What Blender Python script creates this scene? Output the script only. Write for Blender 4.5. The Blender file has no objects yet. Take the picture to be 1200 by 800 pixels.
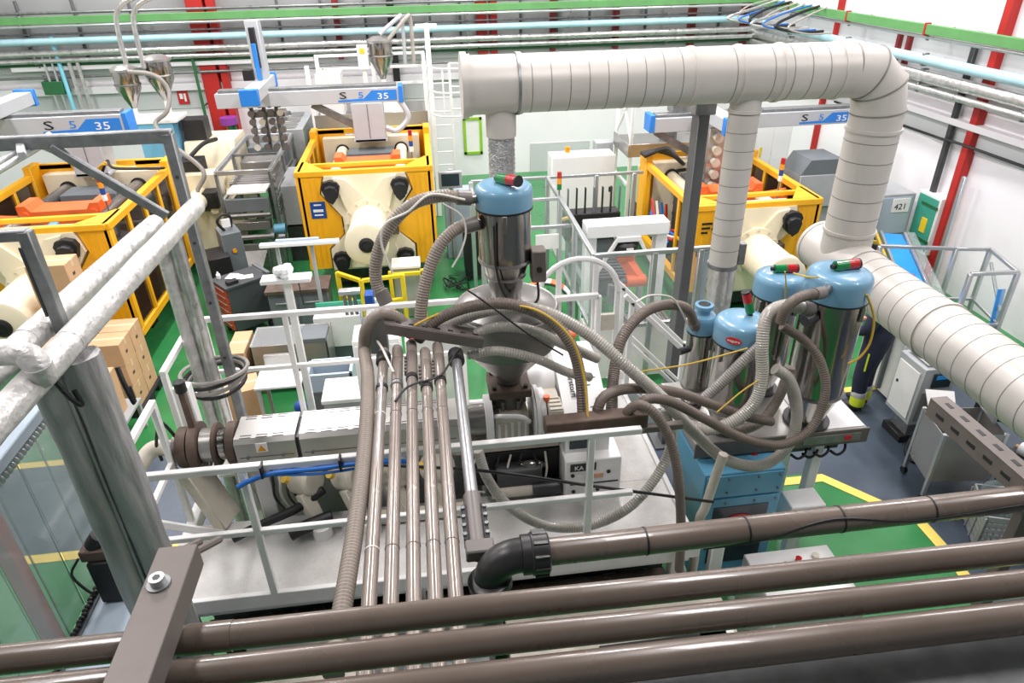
import bpy, math, random
from mathutils import Vector, Matrix
random.seed(7)
SC = bpy.context.scene
COL = SC.collection
PI = math.pi
V = Vector

# ------------------------------------------------------------------ camera
EYE = V((0.0, 0.0, 5.3))
FOC = 810.0                                   # focal length in pixels of a 1200 x 800 frame
PITCH, ROLL, YAW = math.radians(30.0), math.radians(1.2), math.radians(6.8)
FWD = V((math.sin(YAW)*math.cos(PITCH), math.cos(YAW)*math.cos(PITCH), -math.sin(PITCH)))
_r0 = V((math.cos(YAW), -math.sin(YAW), 0)); _u0 = _r0.cross(FWD)
RGT = _r0*math.cos(ROLL) - _u0*math.sin(ROLL)
UPV = _u0*math.cos(ROLL) + _r0*math.sin(ROLL)
cd = bpy.data.cameras.new('camera'); cam = bpy.data.objects.new('camera', cd); COL.objects.link(cam)
cd.sensor_width = 36.0; cd.lens = FOC/1200*36.0; cd.clip_start = 0.05; cd.clip_end = 200
m3 = Matrix((RGT, UPV, -FWD)).transposed()
cam.matrix_world = Matrix.Translation(EYE) @ m3.to_4x4()
SC.camera = cam

def at(px, py, h=None, x=None, y=None):
    """point of the hall seen at a pixel, on the plane of height h, or X = x, or Y = y"""
    d = FWD*FOC + RGT*(px-600) - UPV*(py-400)
    if h is not None: t = (h-EYE.z)/d.z
    elif y is not None: t = (y-EYE.y)/d.y
    else: t = (x-EYE.x)/d.x
    return EYE + d*t

# ------------------------------------------------------------------ world, exposure, hall lamps
w = bpy.data.worlds.new('world'); SC.world = w; w.use_nodes = True
bg = w.node_tree.nodes['Background']; bg.inputs[0].default_value = (0.93, 0.96, 1, 1); bg.inputs[1].default_value = 0.35
SC.view_settings.view_transform = 'Standard'; SC.view_settings.look = 'None'
SC.view_settings.gamma = 1.0; SC.view_settings.use_curve_mapping = False
SC.view_settings.exposure = 0.08
CEIL = 8.2
LAMPS = [(x, y) for x in (-7.0, -2.6, 1.8, 6.2) for y in (2.6, 7.2, 11.8, 16.0)]
for i, (lx, ly) in enumerate(LAMPS):
    ld = bpy.data.lights.new('hall_light', 'AREA'); ld.shape = 'RECTANGLE'; ld.size = 0.5; ld.size_y = 2.2
    ld.energy = 125 if ly < 4 else 215; ld.color = (1.0, 0.945, 0.955)
    lo = bpy.data.objects.new('hall_light', ld); COL.objects.link(lo); lo.location = (lx, ly, CEIL-0.62)

# ------------------------------------------------------------------ helpers
def lin(hexs, a=1.0):
    hexs = hexs.lstrip('#'); o = []
    for i in (0, 2, 4):
        c = int(hexs[i:i+2], 16)/255
        o.append(c/12.92 if c <= .04045 else ((c+.055)/1.055)**2.4)
    return (*o, a)

MATS = {}
def mat(name, col, rough=.5, metal=0., var=.06, scale=3., bump=0., bscale=60., spec=.5, coat=0., dirt=None, dirt_amt=.35, dscale=1.6, trans=0., alpha=1., emit=0., stretch=None, rvar=.08):
    m = bpy.data.materials.new(name); m.use_nodes = True; MATS[name] = m
    nt = m.node_tree; N = nt.nodes; L = nt.links; b = N['Principled BSDF']
    c = lin(col)
    b.inputs['Metallic'].default_value = metal
    b.inputs['Specular IOR Level'].default_value = spec
    b.inputs['Coat Weight'].default_value = coat
    if trans: b.inputs['Transmission Weight'].default_value = trans; b.inputs['IOR'].default_value = 1.1
    if alpha < 1: b.inputs['Alpha'].default_value = alpha
    if emit: b.inputs['Emission Color'].default_value = c; b.inputs['Emission Strength'].default_value = emit
    tc = N.new('ShaderNodeTexCoord'); mp = N.new('ShaderNodeMapping'); L.new(tc.outputs['Object'], mp.inputs[0])
    if stretch: mp.inputs['Scale'].default_value = stretch
    nz = N.new('ShaderNodeTexNoise'); nz.inputs['Scale'].default_value = scale; nz.inputs['Detail'].default_value = 5
    L.new(mp.outputs[0], nz.inputs['Vector'])
    rp = N.new('ShaderNodeValToRGB'); L.new(nz.outputs['Fac'], rp.inputs[0])
    rp.color_ramp.elements[0].position = .3; rp.color_ramp.elements[1].position = .7
    rp.color_ramp.elements[0].color = tuple(max(0, k*(1-var*1.6)) for k in c[:3])+(1,)
    rp.color_ramp.elements[1].color = tuple(min(1, k*(1+var)) for k in c[:3])+(1,)
    outc = rp.outputs[0]
    if dirt:
        n2 = N.new('ShaderNodeTexNoise'); n2.inputs['Scale'].default_value = dscale; n2.inputs['Detail'].default_value = 9; n2.inputs['Roughness'].default_value = .65
        L.new(mp.outputs[0], n2.inputs['Vector'])
        r2 = N.new('ShaderNodeValToRGB'); r2.color_ramp.elements[0].position = .48; r2.color_ramp.elements[1].position = .78
        L.new(n2.outputs['Fac'], r2.inputs[0])
        mu = N.new('ShaderNodeMath'); mu.operation = 'MULTIPLY'; mu.inputs[1].default_value = dirt_amt; L.new(r2.outputs[0], mu.inputs[0])
        mx = N.new('ShaderNodeMix'); mx.data_type = 'RGBA'; L.new(mu.outputs[0], mx.inputs['Factor'])
        L.new(outc, mx.inputs[6]); mx.inputs[7].default_value = lin(dirt); outc = mx.outputs[2]
    L.new(outc, b.inputs['Base Color'])
    mr = N.new('ShaderNodeMapRange'); L.new(nz.outputs['Fac'], mr.inputs[0]); mr.inputs[3].default_value = max(.02, rough-rvar); mr.inputs[4].default_value = min(1, rough+rvar)
    L.new(mr.outputs[0], b.inputs['Roughness'])
    if bump:
        n3 = N.new('ShaderNodeTexNoise'); n3.inputs['Scale'].default_value = bscale; n3.inputs['Detail'].default_value = 3; L.new(mp.outputs[0], n3.inputs['Vector'])
        bp = N.new('ShaderNodeBump'); bp.inputs['Strength'].default_value = bump; bp.inputs['Distance'].default_value = .02
        L.new(n3.outputs['Fac'], bp.inputs['Height']); L.new(bp.outputs[0], b.inputs['Normal'])
    return m

mat('green_floor', '#2f8046', .3, var=.1, scale=1.1, dirt='#5d9468', dirt_amt=.4, dscale=1.3, bump=.03, bscale=12)
mat('blue_floor', '#465361', .38, var=.1, scale=1.2, dirt='#6c7782', dirt_amt=.4, dscale=1.5)
mat('yellow_line', '#f2d968', .45, var=.06, dirt='#c9b45c', dirt_amt=.3)
mat('wall_white', '#efedf0', .6, var=.02, scale=.8)
mat('wall_grey', '#c6c9ca', .6, var=.04, scale=.8)
mat('wall_dark', '#989a9a', .6, var=.08, scale=.6)
mat('ceiling_white', '#8b8e90', .8, var=.03)
mat('red_steel', '#b3231d', .5, var=.08)
mat('dark_red', '#7c2020', .5)
mat('green_beam', '#5f9a5c', .5, var=.06)
mat('dark_green', '#24643a', .5)
mat('blue_pipe', '#a9d0da', .42, var=.06)
mat('cyan_pipe', '#7fc9dd', .4)
mat('foil_pipe', '#cfcfcd', .3, .75, var=.12, scale=9, bump=.5, bscale=14)
mat('foil_white', '#cfcecb', .42, .35, var=.12, scale=9, bump=1., bscale=13, dirt='#9a9996', dirt_amt=.4, dscale=7)
mat('foil_grey', '#a3a3a2', .5, .1, var=.2, scale=9, bump=1., bscale=12, stretch=(1, 1, .2), dirt='#c4c4c2', dirt_amt=.5, dscale=5)
mat('flex_foil', '#b5b6b7', .3, .8, var=.2, scale=40, bump=1., bscale=70)
mat('galv', '#8d9091', .42, .65, var=.14, scale=14, dirt='#6b6a68', dirt_amt=.3)
mat('galv_dark', '#746d68', .5, .35, var=.1, scale=10, dirt='#5c5651', dirt_amt=.4, dscale=5)
mat('alu', '#c5c8ca', .34, .7, var=.06)
mat('duct', '#cbc7c0', .42, .12, var=.035, scale=2.5, dirt='#c4bfb5', dirt_amt=.3, dscale=1.2)
mat('duct_seam', '#8d8b86', .5, .3)
mat('pvc_brown', '#6e6259', .27, var=.07, scale=5, coat=.25, dirt='#7d736b', dirt_amt=.22, dscale=3)
mat('pvc_light', '#8d837b', .25, .25, var=.07, scale=5, coat=.25, dirt='#8f847b', dirt_amt=.35, dscale=3)
mat('pvc_steel', '#a3a4a6', .33, .7, var=.05)
mat('pvc_black', '#2b2a2a', .36, var=.1, scale=8, dirt='#5a5653', dirt_amt=.3, dscale=4)
mat('pvc_grey', '#6f6a66', .42, var=.06)
mat('yellow_paint', '#f4b21b', .42, var=.05, scale=2, dirt='#d99a1c', dirt_amt=.25)
mat('safety_yellow', '#eccb22', .45, var=.05)
mat('cream', '#efe5c9', .42, var=.04, scale=1.5, dirt='#cdbf9d', dirt_amt=.25, dscale=1.4)
mat('cream_grey', '#c9c3b4', .5, var=.08, dirt='#8c8272', dirt_amt=.5, dscale=4)
mat('orange', '#ea6b31', .42, var=.08)
mat('black', '#1d1d1f', .5, var=.15)
mat('black_gloss', '#17171a', .25, var=.1)
mat('dark_steel', '#4c4d4f', .42, .5, var=.15, scale=6)
mat('column_grey', '#636567', .5, .3, var=.08)
mat('steel', '#8f8d8a', .33, .85, var=.05, scale=3)
mat('chrome', '#a8a5a1', .16, 1., var=.05, scale=3, bump=.05, bscale=6, rvar=.04)
mat('brushed', '#b4b2ae', .3, .75, var=.04, scale=3)
mat('rusty', '#66564c', .6, .3, var=.2, scale=9, dirt='#3f342d', dirt_amt=.5, dscale=8)
mat('lid_blue', '#6c9ab5', .35, var=.05, scale=2, coat=.3)
mat('cab_blue', '#5fa3c4', .4, var=.06, scale=3, dirt='#8fc4dc', dirt_amt=.3)
mat('robot_grey', '#bfc4c8', .4, .15, var=.03)
mat('robot_blue', '#2c82da', .4, var=.04)
mat('white_paint', '#e9e9e7', .45, var=.03, scale=3, dirt='#bdb9b0', dirt_amt=.25, dscale=5)
mat('white_clean', '#f1f2f2', .4, var=.02)
mat('deck_plate', '#d9d8d5', .42, .3, var=.06, scale=3, bump=.5, bscale=90, dirt='#93887c', dirt_amt=.55, dscale=2.2)
mat('grey_paint', '#a9adaf', .45, var=.05)
mat('slate', '#6b7276', .5, .1, var=.08)
mat('trolley_grey', '#44484b', .45, var=.08)
mat('trolley_orange', '#b8472a', .42, var=.06)
mat('blue_grey', '#aebecb', .4, .1, var=.04)
mat('cardboard', '#cda780', .75, var=.06, scale=4, dirt='#b8916a', dirt_amt=.3)
mat('card_tape', '#dcc2a0', .4)
mat('pallet_black', '#222426', .6)
mat('hose_brown', '#6c6158', .45, var=.08, scale=6)
mat('hose_taupe', '#8a8076', .42, var=.06, scale=6)
mat('hose_clear', '#a9a59c', .33, var=.06, scale=8, coat=.3)
mat('hose_grey', '#8f8b86', .4, var=.06)
mat('cable_black', '#1f1f20', .5)
mat('cable_white', '#dedad0', .5)
mat('cable_yellow', '#c9a63a', .5)
mat('cable_blue', '#1f6cc4', .45)
mat('cable_red', '#c62f2b', .45)
mat('lamp_red', '#b3161c', .2, coat=.4)
mat('lamp_green', '#0d7a3c', .2, coat=.4)
mat('lamp_amber', '#e79a1e', .2, coat=.4)
mat('sign_blue', '#12489a', .5)
mat('sign_red', '#c3262b', .5)
mat('sign_lime', '#8fc42c', .5)
mat('teal', '#2f9c7c', .45)
mat('teal_box', '#3f9d86', .45)
mat('belt_blue', '#2196e8', .4)
mat('belt_green', '#1d8a63', .5)
mat('purple', '#8a3c96', .5)
mat('tinted', '#33241c', .12, var=.1, coat=.5)
mat('navy', '#252b3d', .85, var=.15, scale=14, bump=.25, bscale=30)
mat('hivis', '#d4e62c', .6)
mat('reflect', '#c3c6c6', .4)
mat('skin', '#c99a7c', .55)
mat('hair', '#2d2520', .7)
mat('ink', '#15161a', .6)
mat('paper', '#f0efec', .7, var=.03)
mat('screen_dark', '#26343c', .2)
mat('lamp_emit', '#fffaf0', .5, emit=6.)
mat('plastic_bag', '#e8ebec', .2, var=.12, scale=12, bump=.9, bscale=18, coat=.3)
g = mat('clear_sheet', '#9fb0ae', .12, var=.05, alpha=.42, spec=.6)
g2 = mat('clear_acrylic', '#e4ecee', .06, var=.01, alpha=.16, spec=.6)

ORG = {}
def _reg(o, v): ORG[o.name] = V(v)
def tag(o, label=None, cat=None, group=None, kind=None):
    if label: o['label'] = label
    if cat: o['category'] = cat
    if group: o['group'] = group
    if kind: o['kind'] = kind
    return o
def thing(name, label, cat, loc=(0, 0, 0), rz=0., group=None, local=False, kind=None):
    o = bpy.data.objects.new(name, None); COL.objects.link(o); o.location = loc; o.rotation_euler = (0, 0, rz)
    o.empty_display_size = .1
    _reg(o, (0, 0, 0) if local else loc)
    return tag(o, label, cat, group, kind)

def frame(d, up=None):
    d = V(d).normalized()
    u = V(up) if up is not None else (V((0, 0, 1)) if abs(d.z) < .95 else V((0, 1, 0)))
    s = d.cross(u)
    if s.length < 1e-6: s = d.cross(V((1, 0, 0)))
    s.normalize(); return s, s.cross(d).normalized()

def spline(pts, n=10):
    P = [V(p) for p in pts]; P = [P[0]*2-P[1]]+P+[P[-1]*2-P[-2]]; out = []
    for i in range(1, len(P)-2):
        a, b, c, d = P[i-1], P[i], P[i+1], P[i+2]
        for k in range(n):
            t = k/n
            out.append(.5*((2*b)+(c-a)*t+(2*a-5*b+4*c-d)*t*t+(3*b-a-3*c+d)*t**3))
    out.append(P[-2]); return out
def resample(pts, step):
    L = [0.]
    for a, b in zip(pts, pts[1:]): L.append(L[-1]+(b-a).length)
    n = max(2, int(round(L[-1]/step))); out = []; j = 0
    for i in range(n+1):
        s = L[-1]*i/n
        while j < len(pts)-2 and L[j+1] < s: j += 1
        seg = L[j+1]-L[j]; t = (s-L[j])/seg if seg > 1e-9 else 0
        out.append(pts[j].lerp(pts[j+1], t))
    return out

class MB:
    def __init__(s): s.v = []; s.f = []
    def add(s, vs, fs):
        k = len(s.v); s.v += [V(p) for p in vs]; s.f += [tuple(i+k for i in f) for f in fs]; return s
    def box(s, x0, x1, y0, y1, z0, z1, c=None):
        return s.obb(V(((x0+x1)/2, (y0+y1)/2, (z0+z1)/2)), V((abs(x1-x0)/2, 0, 0)), V((0, abs(y1-y0)/2, 0)), V((0, 0, abs(z1-z0)/2)), c)
    def obb(s, o, X, Y, Z, c=None):
        l = [X.length, Y.length, Z.length]; mn = min(l)
        if c is None: c = min(.008, mn*.22)
        a = [X.normalized(), Y.normalized(), Z.normalized()]
        vs = []; idx = {}
        for sx in (-1, 1):
            for sy in (-1, 1):
                for sz in (-1, 1):
                    sg = (sx, sy, sz)
                    for k in range(3):
                        p = o.copy()
                        for j in range(3): p = p + a[j]*sg[j]*(l[j]-(0 if j == k else c))
                        idx[(sg, k)] = len(vs); vs.append(p)
        fs = []
        for k in range(3):
            i, j = [q for q in range(3) if q != k]
            for sk in (-1, 1):
                q = []
                for (si, sj) in ((-1, -1), (1, -1), (1, 1), (-1, 1)):
                    sg = [0]*3; sg[k] = sk; sg[i] = si; sg[j] = sj; q.append(idx[(tuple(sg), k)])
                fs.append(q)
        for k in range(3):      # edges along axis k
            i, j = [q for q in range(3) if q != k]
            for si in (-1, 1):
                for sj in (-1, 1):
                    sg = [0]*3; sg[i] = si; sg[j] = sj
                    A = sg[:]; A[k] = -1; B = sg[:]; B[k] = 1
                    fs.append([idx[(tuple(A), i)], idx[(tuple(B), i)], idx[(tuple(B), j)], idx[(tuple(A), j)]])
        for sx in (-1, 1):
            for sy in (-1, 1):
                for sz in (-1, 1): fs.append([idx[((sx, sy, sz), k)] for k in range(3)])
        return s.add(vs, fs)
    def bar(s, p, q, w, h=None, up=None, c=None, ext=0.):
        p, q = V(p), V(q); h = w if h is None else h
        d = (q-p).normalized(); S, U = frame(d, up)
        if ext: p = p-d*ext; q = q+d*ext
        return s.obb((p+q)/2, S*(w/2), d*((q-p).length/2), U*(h/2), c)
    def cyl(s, p, q, r, r2=None, n=18, cap=True):
        p, q = V(p), V(q); r2 = r if r2 is None else r2
        S, U = frame(q-p)
        vs = []
        for k, (o, rr) in enumerate(((p, r), (q, r2))):
            for i in range(n):
                a = 2*PI*i/n; vs.append(o+S*math.cos(a)*rr+U*math.sin(a)*rr)
        fs = [(i, (i+1) % n, n+(i+1) % n, n+i) for i in range(n)]
        if cap: fs += [tuple(range(n-1, -1, -1)), tuple(range(n, 2*n))]
        return s.add(vs, fs)
    def tube(s, pts, r, n=10, cap=True, rad=None):
        pts = [V(p) for p in pts]; m = len(pts); vs = []; S = None
        for i, p in enumerate(pts):
            d = (pts[min(i+1, m-1)]-pts[max(i-1, 0)]).normalized()
            if S is None: S, U = frame(d)
            else:
                S = (S-d*S.dot(d))
                S = S.normalized() if S.length > 1e-6 else frame(d)[0]
            U = S.cross(d).normalized()
            rr = rad[i] if rad else r
            for k in range(n):
                a = 2*PI*k/n; vs.append(p+S*math.cos(a)*rr+U*math.sin(a)*rr)
        fs = []
        for i in range(m-1):
            for k in range(n):
                a = i*n+k; b = i*n+(k+1) % n; fs.append((a, b, b+n, a+n))
        if cap: fs += [tuple(range(n-1, -1, -1)), tuple(range((m-1)*n, m*n))]
        return s.add(vs, fs)
    def wrinkled(s, pts, r, n=30, amp=.05, seed=0):
        pts = [V(p) for p in pts]; m = len(pts); vs = []; S = None
        from mathutils import noise
        for i, p in enumerate(pts):
            d = (pts[min(i+1, m-1)]-pts[max(i-1, 0)]).normalized()
            if S is None: S, U = frame(d)
            else: S = (S-d*S.dot(d)).normalized()
            U = S.cross(d).normalized()
            for k in range(n):
                a = 2*PI*k/n
                w_ = noise.noise(V((math.cos(a)*2.2+seed*7, math.sin(a)*2.2, i*.13)))+.6*noise.noise(V((math.cos(a)*5+seed, math.sin(a)*5, i*.3)))
                rr = r*(1+amp*w_); vs.append(p+S*math.cos(a)*rr+U*math.sin(a)*rr)
        fs = [(i*n+k, i*n+(k+1) % n, (i+1)*n+(k+1) % n, (i+1)*n+k) for i in range(m-1) for k in range(n)]
        fs += [tuple(range(n-1, -1, -1)), tuple(range((m-1)*n, m*n))]
        return s.add(vs, fs)
    def hose(s, pts, r, pitch=.018, amp=.0035, n=14, sm=10):
        p = resample(spline(pts, sm), pitch/2)
        return s.tube(p, r, n, True, [r if i % 2 else r-amp for i in range(len(p))])
    def lathe(s, prof, o=(0, 0, 0), axis=(0, 0, 1), n=24):
        o = V(o); A = V(axis).normalized(); S, U = frame(A); vs = []
        for (r, z) in prof:
            for k in range(n):
                a = 2*PI*k/n; vs.append(o+A*z+S*math.cos(a)*max(r, 1e-4)+U*math.sin(a)*max(r, 1e-4))
        m = len(prof); fs = []
        for i in range(m-1):
            for k in range(n):
                a = i*n+k; b = i*n+(k+1) % n; fs.append((a, b, b+n, a+n))
        fs += [tuple(range(n-1, -1, -1)), tuple(range((m-1)*n, m*n))]
        return s.add(vs, fs)
    def prism(s, poly, o, X, Y, d):
        """poly in the plane of X, Y through o, pushed out by vector d"""
        o, X, Y, d = V(o), V(X), V(Y), V(d); n = len(poly)
        a = [o+X*p[0]+Y*p[1] for p in poly]; vs = a+[p+d for p in a]
        fs = [tuple(range(n-1, -1, -1)), tuple(range(n, 2*n))]+[(i, (i+1) % n, n+(i+1) % n, n+i) for i in range(n)]
        return s.add(vs, fs)
    def quad(s, a, b, c, d, t=.004):
        a, b, c, d = V(a), V(b), V(c), V(d); nn = (b-a).cross(d-a).normalized()*t
        vs = [a, b, c, d, a+nn, b+nn, c+nn, d+nn]
        return s.add(vs, [(3, 2, 1, 0), (4, 5, 6, 7), (0, 1, 5, 4), (1, 2, 6, 5), (2, 3, 7, 6), (3, 0, 4, 7)])
    def ball(s, o, r, n=14, sq=(1, 1, 1)):
        k = n//2; prof = [(r*math.sin(PI*i/k), -r*math.cos(PI*i/k)) for i in range(k+1)]
        j = len(s.v); s.lathe(prof, (0, 0, 0), n=n)
        for i in range(j, len(s.v)): p = s.v[i]; s.v[i] = V((p.x*sq[0], p.y*sq[1], p.z*sq[2]))+V(o)
        return s
    def put(s, name, m, parent=None, label=None, cat=None, group=None, kind=None, base=None, ang=38):
        if parent is None:
            if base is None:
                xs = [p.x for p in s.v]; ys = [p.y for p in s.v]; zs = [p.z for p in s.v]
                base = V(((min(xs)+max(xs))/2, (min(ys)+max(ys))/2, min(zs)))
            off = V(base)
        else: off = ORG[parent.name]
        me = bpy.data.meshes.new(name); me.from_pydata([tuple(p-off) for p in s.v], [], s.f)
        me.validate(); me.update()
        import bmesh
        bm = bmesh.new(); bm.from_mesh(me); bmesh.ops.recalc_face_normals(bm, faces=bm.faces); bm.to_mesh(me); bm.free()
        me.shade_smooth(); me.set_sharp_from_angle(angle=math.radians(ang))
        me.materials.append(MATS[m] if isinstance(m, str) else m)
        o = bpy.data.objects.new(name, me); COL.objects.link(o)
        if parent is None: o.location = off
        else: o.parent = parent
        _reg(o, off)
        return tag(o, label, cat, group, kind)

def share(o, parent, loc):
    """one more copy of a piece, sharing its mesh"""
    c = o.copy(); COL.objects.link(c); c.parent = parent; c.location = loc; _reg(c, ORG[o.name]); return c
def copy_tree(o, parent=None):
    c = o.copy(); COL.objects.link(c); c.parent = parent; _reg(c, ORG[o.name])
    for ch in [k for k in bpy.data.objects if k.parent == o]: copy_tree(ch, c)
    return c
def text(s, name, m, o, X, Y, size, parent, depth=.003, align='LEFT', sx=1.):
    """flat raised lettering: o = start of the baseline, X along the line, Y up the letters"""
    cu = bpy.data.curves.new('lettering', 'FONT'); cu.body = s; cu.size = size; cu.extrude = depth; cu.align_x = align; cu.resolution_u = 2
    t = bpy.data.objects.new('lettering', cu); COL.objects.link(t)
    dg = bpy.context.evaluated_depsgraph_get(); me = bpy.data.meshes.new_from_object(t.evaluated_get(dg))
    bpy.data.objects.remove(t); bpy.data.curves.remove(cu)
    X = V(X).normalized(); Y = V(Y).normalized(); Z = X.cross(Y); off = ORG[parent.name]
    for v in me.vertices: v.co = V(o)+X*v.co.x*sx+Y*v.co.y+Z*v.co.z-off
    me.materials.clear(); me.materials.append(MATS[m])
    ob = bpy.data.objects.new(name, me); COL.objects.link(ob); ob.parent = parent; _reg(ob, off); return ob
def B(*a, **k): return MB().box(*a, **k)
# ------------------------------------------------------------------ the hall
BY, RX, LX, NY = 18.0, 8.6, -12.0, -1.5
GF = lambda mb, n, m, **k: mb.put(n, m, kind='structure', **k)
fl = GF(MB().box(LX, RX, NY, BY, -.2, 0, c=0), 'floor', 'green_floor')
GF(MB().add([(LX, 5.6, .002), (4.12, 5.6, .002), (4.84, 4.75, .002), (4.84, 4.3, .002), (4.2, NY, .002), (RX, NY, .002), (RX, 7.05, .002), (LX, 7.05, .002)], [tuple(range(8))]), 'floor_walkway', 'blue_floor')
def strip(pts, wd, nm='floor_line', z=.006):
    mb = MB()
    P_ = [V((x, y, z)) for x, y in pts]; n = len(P_); L_ = []; R_ = []
    for i, p in enumerate(P_):
        d0 = (P_[i]-P_[i-1]).normalized() if i else (P_[1]-P_[0]).normalized()
        d1 = (P_[i+1]-P_[i]).normalized() if i < n-1 else d0
        s0 = V((-d0.y, d0.x, 0)); s1 = V((-d1.y, d1.x, 0)); mt = (s0+s1).normalized(); k = wd/2/max(.4, mt.dot(s0))
        L_.append(p+mt*k); R_.append(p-mt*k)
    vs = L_+R_; fs = [(i, i+1, n+i+1, n+i) for i in range(n-1)]
    return GF(mb.add(vs, fs), nm, 'yellow_line')
strip([(LX, 7.1), (RX-1.46, 7.1)], .11)
strip([(LX, 5.55), (4.15, 5.5), (4.8, 4.72), (4.8, 4.3), (4.15, NY)], .12)
strip([(7.1, NY), (7.1, 7.0)], .11)
wb = GF(B(LX, RX, BY, BY+.2, 0, CEIL, c=0), 'wall_back', 'wall_white')
wr = GF(B(RX, RX+.2, NY, BY+.2, 0, CEIL, c=0), 'wall_right', 'wall_white')
GF(B(LX-.2, LX, NY, BY+.2, 0, CEIL, c=0), 'wall_left', 'wall_white')
GF(B(LX-.2, RX+.2, NY-.2, NY, 0, CEIL, c=0), 'wall_front', 'slate')
GF(B(LX-.2, RX+.2, NY-.2, BY+.2, CEIL, CEIL+.15, c=0), 'ceiling', 'ceiling_white')
for i, (lx, ly) in enumerate(LAMPS):
    t = thing('ceiling_lamp', 'white rectangular lamp hanging from the hall ceiling', 'lamp', (lx, ly, CEIL-.6), group='hall ceiling lamps')
    B(lx-.47, lx+.47, ly-1.34, ly+1.34, CEIL-.6, CEIL-.5).put('housing', 'white_paint', t)
    MB().cyl((lx, ly-1, CEIL-.5), (lx, ly-1, CEIL), .015, n=8).put('hanger', 'galv', t)
    MB().cyl((lx, ly+1, CEIL-.5), (lx, ly+1, CEIL), .015, n=8).put('hanger', 'galv', t)
# wall relief: grey upper panels, ledges, pilasters
def hband(z0, z1, d, m, nm): return GF(B(LX, RX, BY-d, BY+.02, z0, z1), nm, m)
hband(3.02, CEIL-.01, .05, 'wall_dark', 'trim_1')
hband(2.42, 2.58, .14, 'wall_white', 'trim_2')
hband(2.0, 2.42, .03, 'wall_grey', 'trim_3')
hband(2.92, 3.04, .16, 'wall_grey', 'trim_4')
def rband(z0, z1, d, m, nm, y0=7.2, y1=BY): return GF(B(RX-d, RX+.02, y0-4, y1, z0, z1), nm, m)
rband(2.93, 3.3, .05, 'wall_grey', 'trim_5')
rband(2.62, 2.72, .16, 'wall_white', 'trim_6')
rband(2.3, 2.62, .03, 'wall_grey', 'trim_7')
rband(3.3, 3.9, .03, 'wall_grey', 'trim_8')
# red steel columns
def redcol(px, wpx, extra=.1, dk=False, zt=CEIL):
    p = at(px, 60, y=BY-.25); d = .28
    return GF(B(p.x, p.x+wpx, BY-.3, BY, 3.0 if px > 300 else 0, zt), 'column', 'dark_red' if dk else 'red_steel')
for px, wd in ((230, .36), (253, .16), (560, .24), (575, .17)): redcol(px, wd)
for px, wd in ((396, .12), (645, .12), (718, .12), (805, .14), (866, .14)): redcol(px, wd, dk=True)
p = at(458, 60, y=BY-.25); GF(B(p.x, p.x+.16, BY-.28, BY, 0, CEIL), 'column', 'black')
yc = at(1085, 310, x=RX-.2).y
GF(B(RX-.14, RX, yc-.075, yc+.075, 0, CEIL), 'column', 'red_steel')
for px, wdt in ((972, .08), (1048, .07), (1060, .07)):
    y_ = at(px, 40, x=RX-.2).y; GF(B(RX-.12, RX, y_-wdt/2, y_+wdt/2, 3.2 if px > 1000 else 0, 3.9 if px > 1000 else CEIL), 'column', 'red_steel' if px < 1000 else 'dark_red')
y_ = at(1115, 150, x=RX-.1).y
o = MB().bar((RX-.1, y_, 1.49), (RX-.1, y_, 4.0), .07, .1).put('cable_tray', 'dark_steel', label='dark perforated cable tray rising up the white wall beside a red column', cat='cable tray')
# beams and pipes on the back wall
def wpipe(px0, py0, px1, py1, r, m, name, label, cat, d=.3, box=False, x0=None, x1=None, grp=None, clamps=True):
    a = at(px0, py0, y=BY-d); b = at(px1, py1, y=BY-d); z = (a.z+b.z)/2
    xa = LX+.02 if x0 is None else x0; xb = RX-.25 if x1 is None else x1
    t = thing(name, label, cat, ((xa+xb)/2, BY-d, z-r), group=grp)
    if box: B(xa, xb, BY-d-r*.5, BY-d+r*.5, z-r, z+r).put('beam' if 'beam' in name else 'run', m, t)
    else: MB().cyl((xa, BY-d, z), (xb, BY-d, z), r, n=14).put('run', m, t)
    if clamps:
        x = xa+1.2
        while x < xb:
            MB().bar((x, BY-d, z-r-.02), (x, BY-d, z+r+.02), r*1.2, .05).bar((x, BY-d, z), (x, BY-.16, z), .03).put('bracket', 'galv', t); x += 2.4
    return t
wpipe(0, 24, 600, 9, .075, 'green_beam', 'crane_beam', 'long green steel beam along the back wall near the ceiling', 'beam', d=.55, box=True)
wpipe(0, 30, 600, 17, .028, 'alu', 'conduit_pipe', 'thin bare metal pipe just below the green beam on the back wall', 'pipe', d=.6)
wpipe(20, 46, 840, 26, .075, 'blue_pipe', 'water_pipe', 'pale blue water pipe along the back wall', 'pipe', d=.5, x1=RX-.6)
wpipe(100, 58, 700, 43, .07, 'foil_pipe', 'insulated_pipe', 'upper foil clad insulated pipe along the back wall', 'pipe', d=.45)
wpipe(100, 66, 700, 52, .05, 'foil_pipe', 'insulated_pipe', 'lower slimmer foil clad insulated pipe along the back wall', 'pipe', d=.45)
wpipe(100, 78, 300, 72, .05, 'wall_white', 'cable_duct', 'white boxed cable duct low on the back wall behind the stainless conveyor', 'cable duct', d=.322, box=True, x0=-9, x1=-2.4, clamps=False)
wpipe(600, 4, 900, -2, .03, 'green_beam', 'conduit_pipe', 'thin green pipe high on the back wall above the big grey duct', 'pipe', d=.44)
wpipe(100, 10, 700, 0, .03, 'galv', 'conduit_pipe', 'grey conduit high on the back wall above the green beam', 'pipe', d=.4)
wpipe(300, 62, 700, 58, .03, 'dark_green', 'conduit_pipe', 'thin dark green pipe between the foil pipes on the back wall', 'pipe', d=.335)
wpipe(100, 36, 700, 22, .022, 'galv', 'conduit_pipe', 'thin grey conduit just above the pale blue pipe on the back wall', 'pipe', d=.35)
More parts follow.
